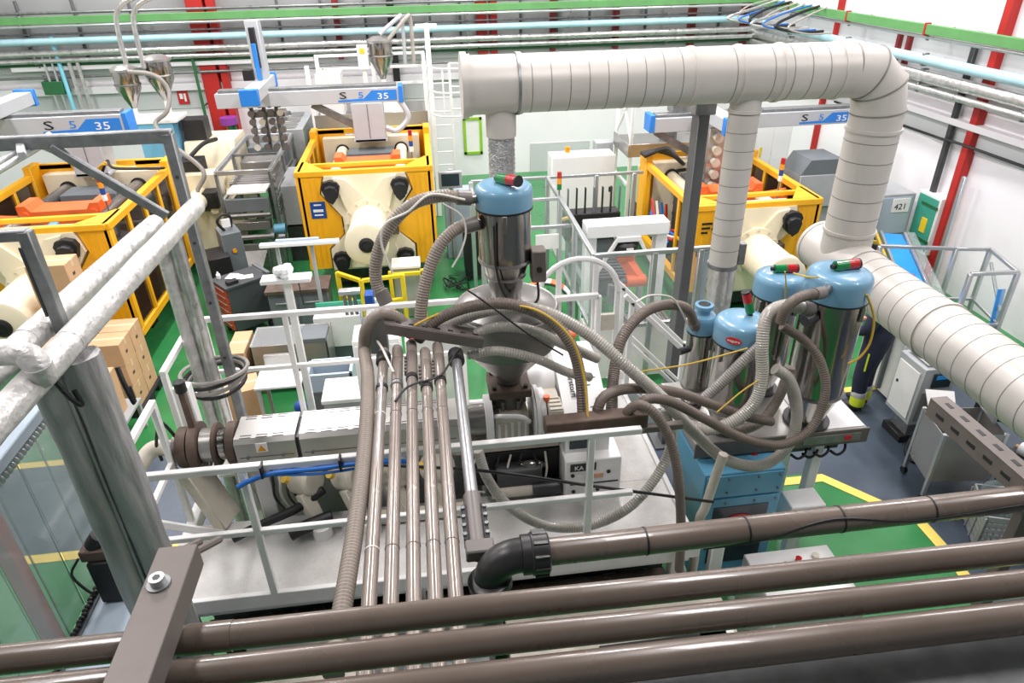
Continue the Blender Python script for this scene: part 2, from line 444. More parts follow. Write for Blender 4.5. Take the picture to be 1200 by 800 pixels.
wpipe(100, 88, 300, 83, .03, 'galv', 'conduit_pipe', 'grey conduit resting above the white wall ledge', 'pipe', d=.33)
for k, px in enumerate((30, 95, 160, 330, 380, 430, 505, 540, 610, 652, 690, 755, 840)):
    p = at(px, 40, y=BY-.2); B(p.x-.03, p.x+.03, BY-.24, BY-.18, 3.08, 4.4).put('pipe_hanger', 'column_grey', label='thin grey upright hanger of the pipe rack on the back wall', cat='hanger', group='pipe rack hangers on the back wall')
# pipes on the right wall
def rpipe(z, r, m, name, label, cat, d=.3, box=False, y0=5.5, y1=BY-.4):
    t = thing(name, label, cat, (RX-d, (y0+y1)/2, z-r))
    if box: B(RX-d-r*.5, RX-d+r*.5, y0, y1, z-r, z+r).put('beam' if 'beam' in name else 'run', m, t)
    else: MB().cyl((RX-d, y0, z), (RX-d, y1, z), r, n=14).put('run', m, t)
    y = y0+1.
    while y < y1:
        MB().bar((RX-d, y, z-r-.02), (RX-d, y, z+r+.02), r*1.2, .05).bar((RX-d, y, z), (RX-.01, y, z), .03).put('bracket', 'red_steel' if 'beam' in name else 'galv', t); y += 2.3
    return t
rpipe(3.98, .075, 'green_beam', 'crane_beam', 'green steel beam running along the right wall above the pale blue pipe', 'beam', d=.5, box=True)
rpipe(3.86, .03, 'alu', 'conduit_pipe', 'thin metal pipe under the green beam on the right wall', 'pipe', d=.45)
rpipe(3.52, .08, 'blue_pipe', 'water_pipe', 'pale blue water pipe running along the right wall', 'pipe', d=.4)
rpipe(3.27, .1, 'foil_pipe', 'insulated_pipe', 'thick foil clad insulated pipe along the right wall below the blue pipe', 'pipe', d=.35)
rpipe(3.09, .05, 'foil_pipe', 'insulated_pipe', 'slim foil clad pipe along the right wall, lowest of its rack', 'pipe', d=.4)
MB().tube(spline([(RX-.05, 6, 2.32), (RX-.055, 8, 2.36), (RX-.17, yc, 2.4), (RX-.18, 10.44, 2.38), (RX-.055, 11.2, 2.33), (RX-.05, 14, 2.3)], 8), .022, 8).put('wall_cable', 'cable_black', label='black cable strung along the white right wall across the red column', cat='cable')
# thin vertical drops on the far left of the back wall
for px, py, bx, by, m, r, lb in ((50, 60, 72, 130, 'alu', .025, 'left steel drop pipe beside the green valve box'), (60, 62, 82, 130, 'alu', .025, 'right steel drop pipe beside the green valve box'), (62, 42, 92, 130, 'cyan_pipe', .045, 'cyan vertical drop pipe on the back wall'), (82, 68, 102, 130, 'foil_pipe', .045, 'foil clad drop pipe next to the cyan pipe'), (93, 72, 110, 130, 'foil_pipe', .04, 'foil clad drop pipe furthest from the green valve box')):
    a = at(px, py, y=BY-.3)
    MB().cyl((a.x, BY-.42, .9), (a.x, BY-.42, a.z), r, n=10).bar((a.x, BY-.42, 1.2), (a.x, BY, 1.2), .03).put('drop_pipe', m, label=lb, cat='pipe')
a = at(66, 102, y=BY-.3); B(a.x-.22, a.x+.22, BY-.46, BY-.13, a.z-.14, a.z+.14).put('valve_box', 'dark_green', label='small dark green box between two steel drop pipes on the back wall', cat='box')
# signs and framed boards on the back wall
def board(x0, y0, x1, y1, nm, lab, mfr='sign_lime', t_=.07, mid='paper'):
    a = at(x0, y0, y=BY-.03); b = at(x1, y1, y=BY-.03); xa, xb = sorted((a.x, b.x)); zb, zt = sorted((a.z, b.z))
    t = thing(nm, lab, 'board', ((xa+xb)/2, BY-.03, zb))
    B(xa, xb, BY-.025, BY, zb, zt, c=.002).put('panel', mid, t)
    for q in ((xa, xb, zt-t_, zt), (xa, xb, zb, zb+t_), (xa, xa+t_, zb, zt), (xb-t_, xb, zb, zt)): B(q[0], q[1], BY-.05, BY-.01, q[2], q[3], c=.003).put('frame_bar', mfr, t)
    return t
board(542, 138, 566, 180, 'notice_board', 'tall lime green framed panel on the white wall next to the flexible duct')
board(200, 141, 255, 205, 'notice_board', 'wide lime green framed panel on the back wall by the red columns')
def wsign(px, py, w_, h_, lab, m='sign_red'):
    a = at(px, py, y=BY-.03); t = thing('wall_sign', lab, 'sign', (a.x, BY-.03, a.z-h_/2))
    B(a.x-w_/2, a.x+w_/2, BY-.06, BY-.02, a.z-h_/2, a.z+h_/2, c=.002).put('plate', m, t)
    B(a.x-w_*.3, a.x, BY-.066, BY-.05, a.z-h_*.1, a.z+h_*.3, c=.001).put('symbol', 'paper', t)
    B(a.x+w_*.1, a.x+w_*.3, BY-.066, BY-.05, a.z-h_*.3, a.z+h_*.3, c=.001).put('symbol', 'paper', t)
wsign(215, 114, .24, .3, 'small red fire sign high on the white wall left of the red columns')
wsign(153, 149, .16, .16, 'tiny red sign on the white wall behind the blue robot beam end')
t = thing('fire_hose_cabinet', 'dark red cabinet against the back wall under a lime green frame', 'cabinet', tuple(at(237, 178, y=BY-.2)*V((1, 1, 0)) if False else (at(237, 178, y=BY-.2).x, BY-.2, 0)))
x_ = t.location.x; B(x_-.3, x_+.3, BY-.4, BY-.055, 0, 1.25).put('body', 'dark_red', t); B(x_-.26, x_+.26, BY-.43, BY-.39, .1, 1.2).put('door', 'dark_red', t); B(x_-.1, x_+.12, BY-.445, BY-.42, .8, .95).put('notice', 'paper', t)
a = at(273, 150, y=BY-.35)
t = thing('hose_reel', 'hanging green and teal hose bundle under a purple cap by the red columns', 'hose', (a.x, BY-.56  , 0))
for k, (m, dx) in enumerate((('teal', 0), ('dark_green', .09), ('cable_yellow', -.07), ('teal', .05))):
    MB().tube(spline([(a.x+dx, BY-.56, 1.75), (a.x+dx*1.4+.05, BY-.6, 1.0), (a.x+dx+.14, BY-.58, .0)], 6), .045 if k < 2 else .02, 8).put('hose_strand', m, t)
MB().cyl((a.x, BY-.56, 1.7), (a.x, BY-.56, 1.86), .2, n=16).put('cap', 'purple', t)
MB().bar((a.x, BY-.56, 1.78), (a.x, BY-.29, 1.78), .05, .05).put('wall_arm', 'galv', t)
# green thin conduit that drops beside the red columns
a = at(226, 66, y=BY-.33); b = at(247, 150, y=BY-.33)
MB().tube(spline([(a.x, BY-.42, a.z), (a.x, BY-.42, 1.75), (a.x+.02, BY-.42, 1.42), (a.x-.2, BY-.42, 1.38)], 6), .035, 8).bar((a.x, BY-.42, 2.1), (a.x, BY-.03, 2.1), .03).put('drop_pipe', 'dark_green', label='dark green drop pipe bending left beside the wide red column', cat='pipe')
# recessed panels on the white wall
a = at(621, 168, y=BY-.02); b = at(690, 200, y=BY-.02); GF(B(a.x, b.x, BY-.025, BY, b.z, a.z, c=.01), 'trim_9', 'wall_grey')
# ------------------------------------------------------------------ injection moulding machines (local frame: x across, y away, z up)
def signal_tower(mb_parent, x, y, z0, zt, segs, r=.035, pole=.012):
    MB().cyl((x, y, z0), (x, y, zt), pole, n=8).put('pole', 'galv', mb_parent)
    h = .09
    for i, m in enumerate(segs): MB().cyl((x, y, zt+i*h), (x, y, zt+(i+1)*h-.004), r, n=12).put('lamp_segment', m, mb_parent)

def machine(loc, W, Hh, L, label, bar_m='cream', sign=False, text_s=None, yel_left_open=False, zb=.5):
    t = thing('injection_moulding_machine', label, 'machine', loc, local=True)
    w2 = W/2; k = W/2.1
    # bed and feet
    B(-.72*k, .72*k, .3, L+2.2, .12, zb).put('bed', 'dark_steel', t)
    B(-.8*k, .8*k, .2, .34, zb-.1, zb).put('bed_plate', 'steel', t)
    for x in (-.6*k, .6*k):
        for y in (.5, L*.5, L+1.9): B(x-.12, x+.12, y-.12, y+.12, 0, .13).put('foot', 'black', t)
    # platen of the clamp: a waisted casting
    zt = Hh-.08; zm = (zb+zt)/2
    half = [(.64*k, zt), (.72*k, zt-.28), (.43*k, zm+.12), (.43*k, zm-.18), (.7*k, zb+.36), (.7*k, zb)]
    poly = half+[(-x, z) for x, z in reversed(half)]
    pl = MB().prism(poly, (0, -.04, 0), (1, 0, 0), (0, 0, 1), (0, .36, 0)).put('clamp_platen', 'cream', t)
    # raised central web with a V shaped top
    web = [(.5*k, zt-.02), (.3*k, zt-.06), (0, zt-.4), (-.3*k, zt-.06), (-.5*k, zt-.02), (-.33*k, zm+.2), (-.33*k, zm-.25), (-.5*k, zb+.05), (.5*k, zb+.05), (.33*k, zm-.25), (.33*k, zm+.2)]
    MB().prism(web, (0, -.1, 0), (1, 0, 0), (0, 0, 1), (0, .08, 0)).put('platen_web', 'cream', pl)
    zc = zm+.02
    MB().cyl((0, -.13, zc), (0, -.02, zc), .4*k, n=36).put('mounting_flange', 'cream', t)
    b0 = MB().cyl((0, -.15, 0), (0, -.12, 0), .018, n=8).put('bolt', 'cream_grey', t)
    for i in range(12):
        a = 2*PI*i/12
        if i == 0: b0.location = (.36*k, 0, zc)
        else: share(b0, t, (math.cos(a)*.36*k, 0, zc+math.sin(a)*.36*k))
    cy = MB().lathe([(.31*k, 0), (.31*k, .85), (.335*k, .86), (.335*k, .98), (.3*k, 1.0)], (0, -.1, zc), (0, -1, 0), 32).put('clamp_cylinder', 'cream', t)
    MB().lathe([(.12*k, 0), (.12*k, .03), (.08*k, .05), (.08*k, .0301)], (0, -1.09, zc), (0, -1, 0), 20).put('end_cap', 'black', cy)
    B(.36*k, .46*k, -.2, .0, zc-.2, zc+.12).put('junction_plate', 'rusty', t)
    # tie bars with black nut covers
    for (x, z) in ((-.55*k, zt-.2), (.55*k, zt-.2), (-.53*k, zb+.2), (.53*k, zb+.2)):
        MB().cyl((x, .2, z), (x, L+.3, z), .105*k, n=20).put('tie_bar', bar_m, t)
        sh = [(-.15, .05), (-.11, .12), (0, .15), (.11, .12), (.15, .05), (.1, -.12), (.02*(1 if x < 0 else -1), -.2), (-.1, -.12)]; n_ = MB().prism(sh, (x, -.06, z), (1, 0, 0), (0, 0, 1), (0, -.1, 0)).put('nut_cover', 'black', t)
        MB().prism([(a*.72, b*.8-.03) for a, b in sh], (x, -.16, z), (1, 0, 0), (0, 0, 1), (0, -.07, -.02)).put('cover_tip', 'black', n_)
    # yellow front guards left and right of the platen
    for s in (-1, 1):
        gp = [(s*w2, zb+.02), (s*w2, Hh-.02), (s*.66*k, Hh-.02), (s*.75*k, zt-.3), (s*.46*k, zm+.12), (s*.46*k, zm-.18), (s*.73*k, zb+.38), (s*.73*k, zb+.02)]
        MB().prism(gp, (0, .0, 0), (1, 0, 0), (0, 0, 1), (0, .05, 0)).put('front_guard', 'yellow_paint', t)
        for q in range(3):
            xx = s*(w2-.08-.09*q); MB().bar((xx, -.006, zb+.1), (xx, -.006, Hh-.12), .012, .006).put('panel_rib', 'yellow_paint', t)
    # yellow top frame
    B(-w2, w2, -.02, .07, Hh-.09, Hh).put('top_rail', 'yellow_paint', t)
    MB().bar((-w2+.05, .42, Hh-.03), (w2-.05, .42, Hh-.03), .07).put('top_rail', 'yellow_paint', t)
    for s in (-1, 1):
        MB().prism([(s*(w2-.42), .05), (s*w2, .05), (s*w2, .6), (s*(w2-.07), .6)], (0, 0, Hh-.03), (1, 0, 0), (0, 1, 0), (0, 0, .03)).put('corner_gusset', 'yellow_paint', t)
        B(s*w2-.05, s*w2+.05, 0, L, Hh-.1, Hh).put('side_rail', 'yellow_paint', t)
        B(s*w2-.05, s*w2+.05, 0, L, zb, zb+.12).put('side_rail', 'yellow_paint', t)
        n = 4
        for i in range(n+1):
            if yel_left_open and s < 0 and i in (2, 3): continue
            y = .05+(L-.1)*i/n; wd = .13 if i in (0, n) else .07
            B(s*w2-.045, s*w2+.045, max(0, y-wd/2), y+wd/2, zb+.1, Hh-.08).put('post', 'yellow_paint', t)
        for i in range(n):
            y0 = .05+(L-.1)*i/n+.06; y1 = .05+(L-.1)*(i+1)/n-.04
            if yel_left_open and s < 0 and i > 0: continue
            B(s*w2-.012, s*w2+.012, y0, y1, zb+.11, Hh-.1, c=.002).put('guard_window', 'tinted', t)
        MB().bar((s*w2, .05, (zb+Hh)/2), (s*w2, L*.26, (zb+Hh)/2), .05).put('mid_rail', 'yellow_paint', t)
        # rear posts reach up behind the mould space
        B(s*w2-.06, s*w2+.06, L-.1, L+.25, zb, Hh+.12).put('rear_post', 'yellow_paint', t)
        B(s*w2-s*.3-.25, s*w2-s*.3+.25, L+.2, L+.26, zb+.3, Hh+.08).put('rear_guard', 'yellow_paint', t)
    B(-w2, w2, L+.2, L+.27, Hh, Hh+.09).put('rear_rail', 'yellow_paint', t)
    # moving platen with the orange toggle crosshead
    B(-.7*k, .7*k, L*.66, L*.66+.22, zb+.05, zt-.3).put('moving_platen', 'dark_steel', t)
    ch = MB().prism([(-.56*k, 0), (.56*k, 0), (.56*k, .36), (.44*k, .36), (.38*k, .27), (-.38*k, .27), (-.44*k, .36), (-.56*k, .36)], (0, L*.4, zt-.32), (1, 0, 0), (0, 0, 1), (0, L*.16, 0)).put('crosshead', 'orange', t)
    for s in (-1, 1):
        MB().cyl((s*.47*k, L*.4-.03, zt-.1), (s*.47*k, L*.4+.02, zt-.1), .06, n=14).put('pivot_pin', 'orange', ch)
        MB().bar((s*.92*k, L*.34, zt-.12), (s*.66*k, L*.46, zt-.26), .16, .2).put('toggle_arm', 'orange', t)
    B(-.5*k, .5*k, L*.2, L*.34, zt-.45, zt-.28).put('hydraulic_block', 'slate', t)
    for j in range(4):
        MB().tube(spline([(-.5*k+.1*j, L*.3, zt-.28), (-.2*k+.05*j, L*.24, zt-.12-.03*j), (.2*k, L*.24, zt-.14), (.52*k-.06*j, L*.32, zt-.28)], 6), .022, 7).put('hydraulic_hose', 'cable_black', t)
    B(-.06, .06, L*.26, L*.32, zt-.28, zt-.14).put('valve', 'cab_blue', t)
    md_ = B(-.42*k, .42*k, L*.76, L*.94, zb+.25, zt-.12).put('mould', 'slate', t)
    for j in range(6):
        for s in (-1, 1): MB().bar((s*.42*k, L*.85, zb+.4+.19*j), (s*.62*k, L*.83, zb+.4+.19*j), .04, .05).put('mould_fitting', 'black' if j % 2 else 'galv', md_)
    # fixed platen and the injection unit beyond it
    B(-.9*k, .9*k, L, L+.32, zb, zt+.04).put('fixed_platen', 'cream', t)
    for s in (-1, 1): MB().cyl((s*.55*k, L-.04, zt-.2), (s*.55*k, L+.02, zt-.2), .13, n=20).put('tie_bar_nut', 'black', t)
    B(-.55*k, .55*k, L+.32, L+2.0, zb, zt-.55).put('injection_unit', 'cream', t)
    MB().cyl((0, L+.3, zt-.75), (0, L+1.6, zt-.75), .2, n=20).put('injection_barrel', 'cream', t)
    signal_tower(t, w2-.28, L*.32, Hh-.35, Hh+.05, ('paper', 'sign_blue', 'lamp_amber', 'lamp_red'))
    if sign:
        B(-w2+.12, -w2+.36, -.012, .01, Hh-.78, Hh-.5, c=.002).put('name_plate', 'sign_blue', t)
        for dz, l_ in ((.23, .12), (.06, .14)): B(-w2+.24-l_/2, -w2+.24+l_/2, -.016, 0, Hh-.78+dz-.012, Hh-.78+dz+.012, c=.001).put('plate_line', 'paper', t)
        text('e·mo·lin', 'plate_text', 'paper', (-w2+.24, -.014, Hh-.66), (1, 0, 0), (0, 0, 1), .055, t, .002, 'CENTER') if False else B(-w2+.16, -w2+.32, -.016, 0, Hh-.67, Hh-.625, c=.001).put('plate_line', 'paper', t)
    if text_s:
        text(text_s, 'lettering', 'ink', (-w2+.06, -.008, zb+.62), (1, 0, 0), (0, 0, 1), .2, t, .003)
        for q in range(3): B(-w2+.12, -w2+.12+.16-.03*q, -.012, 0, Hh-.3-.07*q, Hh-.27-.07*q, c=.001).put('notice_line', 'ink', t)
    return t
machine((-1.0, 11.2, 0), 2.1, 2.2, 2.3, 'yellow and cream moulding machine with blue plate and white hose in front', sign=True)
machine((-5.3, 9.25, 0), 2.1, 2.2, 2.7, 'yellow and cream moulding machine with steel tie bars beside the cardboard boxes', bar_m='steel')
machine((4.82, 9.3, 0), 1.92, 1.92, 2.4, 'yellow and cream moulding machine marked Lin behind the grey ducts', text_s='Lin', yel_left_open=True)
# small injection machine visible beyond the left one
t = thing('moulding_machine', 'cream moulding machine with black nut covers behind the left yellow machine', 'machine', (-4.25, 13.6, 0))
MX = -.2
for q in ((-4.35+MX, -3.55+MX, 12.9, 15.6, .2, 1.1),): B(*q).put('bed', 'cream', t)
MB().prism([(0, 0), (1.5, 0), (1.5, .5), (1.1, .95), (.2, .95), (0, .6)], (-4.5+MX, 14.3, 1.05), (0, 1, 0), (0, 0, 1), (.95, 0, 0)).put('housing', 'cream', t)
MB().cyl((-3.95+MX, 12.4, 1.35), (-3.95+MX, 14.4, 1.35), .17, n=20).put('barrel', 'cream', t)
B(-4.5+MX, -3.6+MX, 13.0, 13.4, 1.05, 1.75).put('platen', 'cream', t)
B(-4.3+MX, -3.9+MX, 13.2, 13.6, 1.7, 1.95).put('nut_cover', 'black', t); B(-4.5+MX, -4.08+MX, 14.6, 15.0, 1.95, 2.4).put('drive_cover', 'black', t); B(-3.85+MX, -3.6+MX, 12.7, 13.0, 1.2, 1.5).put('nut_cover', 'black', t)
for k in range(3): MB().cyl((-4.3+.3*k+MX, 12.75, 1.15), (-4.3+.3*k+MX, 13.05, 1.15), .07, n=12).put('tie_rod', 'cream', t)
MB().tube(spline([(-4.2+MX, 13.3, 1.9), (-3.9+MX, 13.6, 2.15), (-3.8+MX, 14.2, 2.1)], 6), .04, 8).put('hose', 'cable_black', t)
for x in (-4.22+MX, -3.7+MX):
    for y in (13.1, 15.4): B(x-.1, x+.1, y-.1, y+.1, 0, .22).put('foot', 'dark_steel', t)

# ------------------------------------------------------------------ take-out robots
def robot(Y, xL, xR, zc, hb, colx, colw, zbase, label, letter=True, colm='robot_grey', dep=.3):
    t = thing('linear_robot', label, 'robot', (colx, Y, zbase))
    B(xL, xR, Y-dep/2, Y+dep/2, zc-hb/2, zc+hb/2).put('beam', 'robot_grey', t)
    B(xL+.05, xR-.05, Y-dep/2+.05, Y+dep/2-.05, zc+hb/2, zc+hb/2+.05).put('rail', 'galv', t)
    B(xR-.02, xR+.06, Y-dep/2-.02, Y+dep/2+.02, zc-hb/2-.02, zc+hb/2+.02).put('end_cap', 'robot_blue', t)
    B(colx-colw/2, colx+colw/2, Y-.2, Y+.2, zbase, zc-hb/2).put('column', colm, t)
    B(colx-colw/2-.02, colx+colw/2+.02, Y-.2, Y+.2, zbase, zbase+.05).put('foot_plate', 'robot_grey', t)
    MB().bar((colx, Y-.204, zbase+.06), (colx, Y-.204, zc-hb/2-.02), .012, .006).put('panel_gap', 'slate', t)
    MB().bar((colx-colw/2-.7, Y, zc-hb/2-.01), (colx-colw/2+.02, Y, zc-hb/2-.42), .1, .12).put('brace', 'galv', t)
    if letter:
        yf = Y-dep/2-.002; x0 = xR-1.05*hb/.24
        s = hb/.24
        poly = [(0, 0), (0, .03*s), (.44*s, .045*s), (.58*s, .17*s), (1.0*s, .17*s), (1.0*s, 0)]
        MB().prism(poly, (x0, yf, zc-hb/2+.03), (1, 0, 0), (0, 0, 1), (0, -.004, 0)).put('blue_flash', 'robot_blue', t)
        text('S', 'lettering', 'ink', (x0+.02*s, yf-.003, zc-hb/2+.08*s), (1, 0, 0), (0, 0, 1), .16*s, t, .002, sx=1.9)
        text('5', 'lettering', 'robot_blue', (x0+.34*s, yf-.003, zc-hb/2+.085*s), (1, 0, 0), (0, 0, 1), .14*s, t, .002, sx=1.5)
        text('35', 'lettering', 'paper', (x0+.66*s, yf-.006, zc-hb/2+.055*s), (1, 0, 0), (0, 0, 1), .14*s, t, .002, sx=1.5)
    return t
def cross_arm(t, x, y0, y1, z, w=.26, h=.2, near=True, far=True):
    B(x-w/2, x+w/2, y0, y1, z-h/2, z+h/2).put('cross_arm', 'robot_grey', t)
    if near: B(x-w/2-.02, x+w/2+.02, y0-.1, y0+.02, z-h/2-.03, z+h/2+.03).put('end_cap', 'robot_blue', t)
    if far: B(x-w/2-.02, x+w/2+.02, y1-.02, y1+.08, z-h/2-.03, z+h/2+.03).put('end_cap', 'robot_blue', t)
# centre
YC = 13.3
a = at(468, 105, y=YC); b = at(255, 118, y=YC); c = at(435, 160, y=YC)
t = robot(YC, b.x, a.x, a.z-.05, .25, c.x, .56, 2.16, 'grey robot with blue flash on the machine with the blue plate')
x_ = at(293, 105, y=YC-.9).x; z_ = a.z+.15
cross_arm(t, x_, YC-1.0, YC+.7, z_)
B(x_-.11, x_+.11, YC+.1, YC+.4, z_-.05, z_+1.05).put('vertical_arm', 'robot_grey', t); B(x_-.05, x_+.05, YC+.02, YC+.12, z_+.3, z_+.95).put('arm_track', 'black', t); B(x_-.035, x_+.035, YC-.02, YC+.04, z_+.1, z_+.7).put('arm_stripe', 'robot_blue', t)
B(x_-.28, x_-.1, YC+.0, YC+.2, z_+.1, z_+.28).put('motor', 'black', t)
gr = MB().box(x_-.3, x_+.3, YC+.1, YC+.35, z_-.55, z_-.45).put('gripper', 'steel', t)
for i in range(6):
    for j in range(4):
        xx = x_-.26+.17*(j); zz = z_-1.05+.15*i
        MB().cyl((xx, YC+.08, zz), (xx, YC-.05, zz), .045, .06, n=10).put('suction_cup', 'cream_grey' if (i+2*j) % 5 == 0 else 'galv_dark', gr)
for j in range(3): B(x_-.3+.22*j, x_-.24+.22*j, YC+.06, YC+.14, z_-1.15, z_-.1).put('gripper_bar', 'galv', gr)
MB().tube(spline([(a.x-.05, YC-.1, a.z-.1), (a.x+.12, YC-.12, a.z-.45), (a.x-.1, YC-.15, a.z-.68), (c.x+.3, YC-.15, a.z-.62)], 8), .05, 8).put('cable_chain', 'robot_grey', t)
# left
YL = 11.94
a = at(150, 142, y=YL); c = at(112, 195, y=YL)
t = robot(YL, -7.2, a.x, a.z, .28, c.x, .5, 2.16, 'grey robot with blue flash over the machine with steel tie bars')
x_ = at(10, 130, y=YL).x
cross_arm(t, x_-.1, YL-.9, YL+.8, a.z+.28, near=False)
# right
YR = 11.68
a = at(998, 137, y=YR); b = at(763, 142, y=YR); c = at(838, 215, y=YR)
t = robot(YR, b.x, a.x, (a.z+b.z)/2, .24, c.x-.25, .5, 1.88, 'grey robot with blue flash over the machine marked Lin')
B(b.x-.07, b.x+.02, YR-.17, YR+.17, b.z-.16, b.z+.13).put('end_cap', 'robot_blue', t)
x_ = at(843, 140, y=YR-.8).x
cross_arm(t, x_, YR-1.3, YR+.9, (a.z+b.z)/2+.22)
gx = x_-.05; gz = 1.56
gb = B(gx-.02, gx+.5, YR-.65, YR-.6, gz, gz+1.05).put('gripper', 'brushed', t)
for i in range(5):
    for j in range(2): MB().cyl((gx+.1+.32*j, YR-.65, gz+.1+.2*i), (gx+.1+.32*j, YR-.78, gz+.1+.2*i), .06, .075, n=12).put('suction_cup', 'cream_grey', gb)
MB().bar((gx+.25, YR-.6, gz+1.0), (x_, YR-.6, (a.z+b.z)/2+.15), .14).put('gripper_stem', 'galv', t)
B(x_-.5, x_-.2, YR+.0, YR+.3, (a.z+b.z)/2+.15, (a.z+b.z)/2+.4).put('motor', 'galv', t)

t = thing('yellow_hoses', 'loose yellow hoses looping over the machine with steel tie bars', 'hose', (-4.9, 11.3, 2.1))
for k in range(3):
    MB().tube(spline([(-5.2+.05*k, 11.45, 2.2), (-5.0+.05*k, 11.4, 2.42+.03*k), (-4.75, 11.35-.05*k, 2.4), (-4.35+.06*k, 11.5, 2.3), (-4.2, 11.7, 2.25)], 7), .022, 7).put('hose_strand', 'cable_yellow' if k < 2 else 'cable_black', t)
# ------------------------------------------------------------------ grey ventilation duct
DY, DZ, DR = 6.0, 4.28, .232
t = thing('ventilation_duct', 'large light grey spiral duct with elbow, drops and branch across the hall', 'duct', (4.1, DY, 2.2))
xE = 3.72; vx = 4.1
MB().cyl((.36, DY, DZ), (xE, DY, DZ), DR, n=40).put('main_run', 'duct', t)
def dring(p, axis, r, name='seam', ln=.012, pr=.003, m='duct_seam'):
    a = V(axis).normalized(); p = V(p)
    return MB().cyl(p-a*ln/2, p+a*ln/2, r+pr, n=40).put(name, m, t)
x = .9
while x < 2.3: dring((x, DY, DZ), (1, 0, 0), DR, ln=.007, pr=.002); x += .157
for x in (2.62, 2.95, 3.12, 3.28, 3.44): dring((x, DY, DZ), (1, 0, 0), DR, ln=.007, pr=.002)
for x in (.4, .82, 2.28, 2.7, 3.06, 3.6): dring((x, DY, DZ), (1, 0, 0), DR, 'band', .03, .012, 'duct')
dring((.36, DY, DZ), (1, 0, 0), DR, 'end_flange', .05, .03, 'duct')
dring((.8, DY, DZ), (1, 0, 0), DR, 'clamp', .02, .016, 'galv')
# elbow of straight gores
bend = [(xE, DZ), (xE+.16, DZ), (vx-.03, DZ-.16), (vx+.0, DZ-.42), (vx, DZ-.62)]
bend = [(xE, DZ), (xE+.2, DZ-.03), (xE+.335, DZ-.15), (vx, DZ-.36), (vx, DZ-.5)]
pts = [V((a, DY, b)) for a, b in bend]
MB().tube(pts, DR, 40).put('elbow', 'duct', t)
for i in (1, 2, 3):
    d = (pts[i+1]-pts[i-1]); dring(pts[i], d, DR*1.01, 'gore_seam', .012, .006)
MB().cyl((vx, DY, 2.45), (vx, DY, DZ-.5), DR, n=40).put('riser', 'duct', t)
for z in (3.66, 3.48, 3.3, 3.12, 2.94): dring((vx, DY, z), (0, 0, 1), DR, ln=.007, pr=.002)
for z in (3.76, 2.78): dring((vx, DY, z), (0, 0, 1), DR, 'band', .03, .014, 'duct')
BR = .25
MB().cyl((vx, 6.42, 2.45), (vx, .9, 2.45), BR, n=40).put('branch_run', 'duct', t)
dring((vx, 6.42, 2.45), (0, 1, 0), BR, 'end_cap', .04, .01, 'duct')
for y in (5.62, 4.5, 3.2): dring((vx, y, 2.45), (0, 1, 0), BR, 'band', .03, .014, 'duct')
for y in [5.45-.16*i for i in range(22)]: dring((vx, y, 2.45), (0, 1, 0), BR, ln=.006, pr=.002)
# spiral drop in front of the Lin machine
X2 = 2.83; R2 = .135
MB().cyl((X2, DY, 2.5), (X2, DY, DZ-.1), R2, n=30).put('drop_pipe', 'duct', t)
for i in range(9): dring((X2, DY, 3.95-.16*i), (0, .08, 1), R2, ln=.006, pr=.002)
dring((X2, DY, 3.98), (0, 0, 1), R2, 'band', .03, .012, 'duct'); dring((X2, DY, 2.5), (0, 0, 1), R2, 'clamp', .04, .012, 'galv')
MB().cyl((X2, DY, .7), (X2, DY, 2.5), R2*.98, R2*1.02, n=24).put('foil_sleeve', 'foil_pipe', t)
B(X2+R2, X2+R2+.07, DY-.05, DY+.05, 2.5, 2.72).put('damper_box', 'galv', t)
B(X2-.17, X2+.17, DY-.16, DY+.2, 0, .7).put('suction_box', 'grey_paint', t)
# flexible drop
X1 = .66
MB().cyl((X1, DY, 3.86), (X1, DY, DZ-.15), .13, n=30).put('drop_pipe', 'duct', t)
zs = [3.88-.02*i for i in range(100)]
MB().tube([V((X1, DY, z)) for z in zs], .12, 24, rad=[.118 if i % 2 else .112 for i in range(100)]).put('flexible_hose', 'flex_foil', t)
B(X1-.16, X1+.16, DY-.16, DY+.16, 0, 1.92).put('filter_box', 'grey_paint', t)
# dark steel column in front of the Lin machine
t = thing('steel_column', 'dark grey steel column carrying the duct, with a grey head plate', 'column', (2.62, 6.4, 0))
B(2.545, 2.655, 6.32, 6.5, .02, 3.96).put('column_profile', 'column_grey', t); B(2.5, 2.7, 6.3, 6.52, 3.88, 4.06).put('head_plate', 'galv', t); B(2.45, 2.75, 6.25, 6.57, 0, .03).put('base_plate', 'column_grey', t)

# ------------------------------------------------------------------ vacuum loaders
def rlamp(t, p, d, L=.17, r=.032):
    """green/red signal lamp on a black base, lying along d"""
    p = V(p); d = V(d).normalized()
    MB().cyl(p-d*.03, p, r*.5, n=10).put('lamp_socket', 'black', t)
    MB().cyl(p, p+d*L*.5, r, n=14).put('lamp_segment', 'lamp_green', t)
    MB().cyl(p+d*L*.5, p+d*L*.93, r, n=14).put('lamp_segment', 'lamp_red', t)
    MB().cyl(p+d*L*.93, p+d*L, r*1.02, n=14).put('lamp_cap', 'black', t)
def lid(t, x, y, z, r, h):
    """rounded blue lid, z = its lower rim"""
    MB().lathe([(r*1.0, 0), (r*1.0, h*.68), (r*.965, h*.85), (r*.86, h*.97), (r*.6, h*1.03), (.002, h*1.06)], (x, y, z), n=36).put('lid', 'lid_blue', t)
    MB().cyl((x, y, z-.014), (x, y, z), r*1.01, n=36).put('gasket', 'black', t)
def oval(t, o, X, Y, a, b, d, m='sign_red', word='maguire', ts=.04):
    MB().prism([(a*math.cos(2*PI*i/24), b*math.sin(2*PI*i/24)) for i in range(24)], o, X, Y, V(d)*.006).put('badge', m, t)
    text(word, 'badge_text', 'paper', V(o)+V(d)*.008-V(Y).normalized()*ts*.28, X, Y, ts, t, .001, 'CENTER')
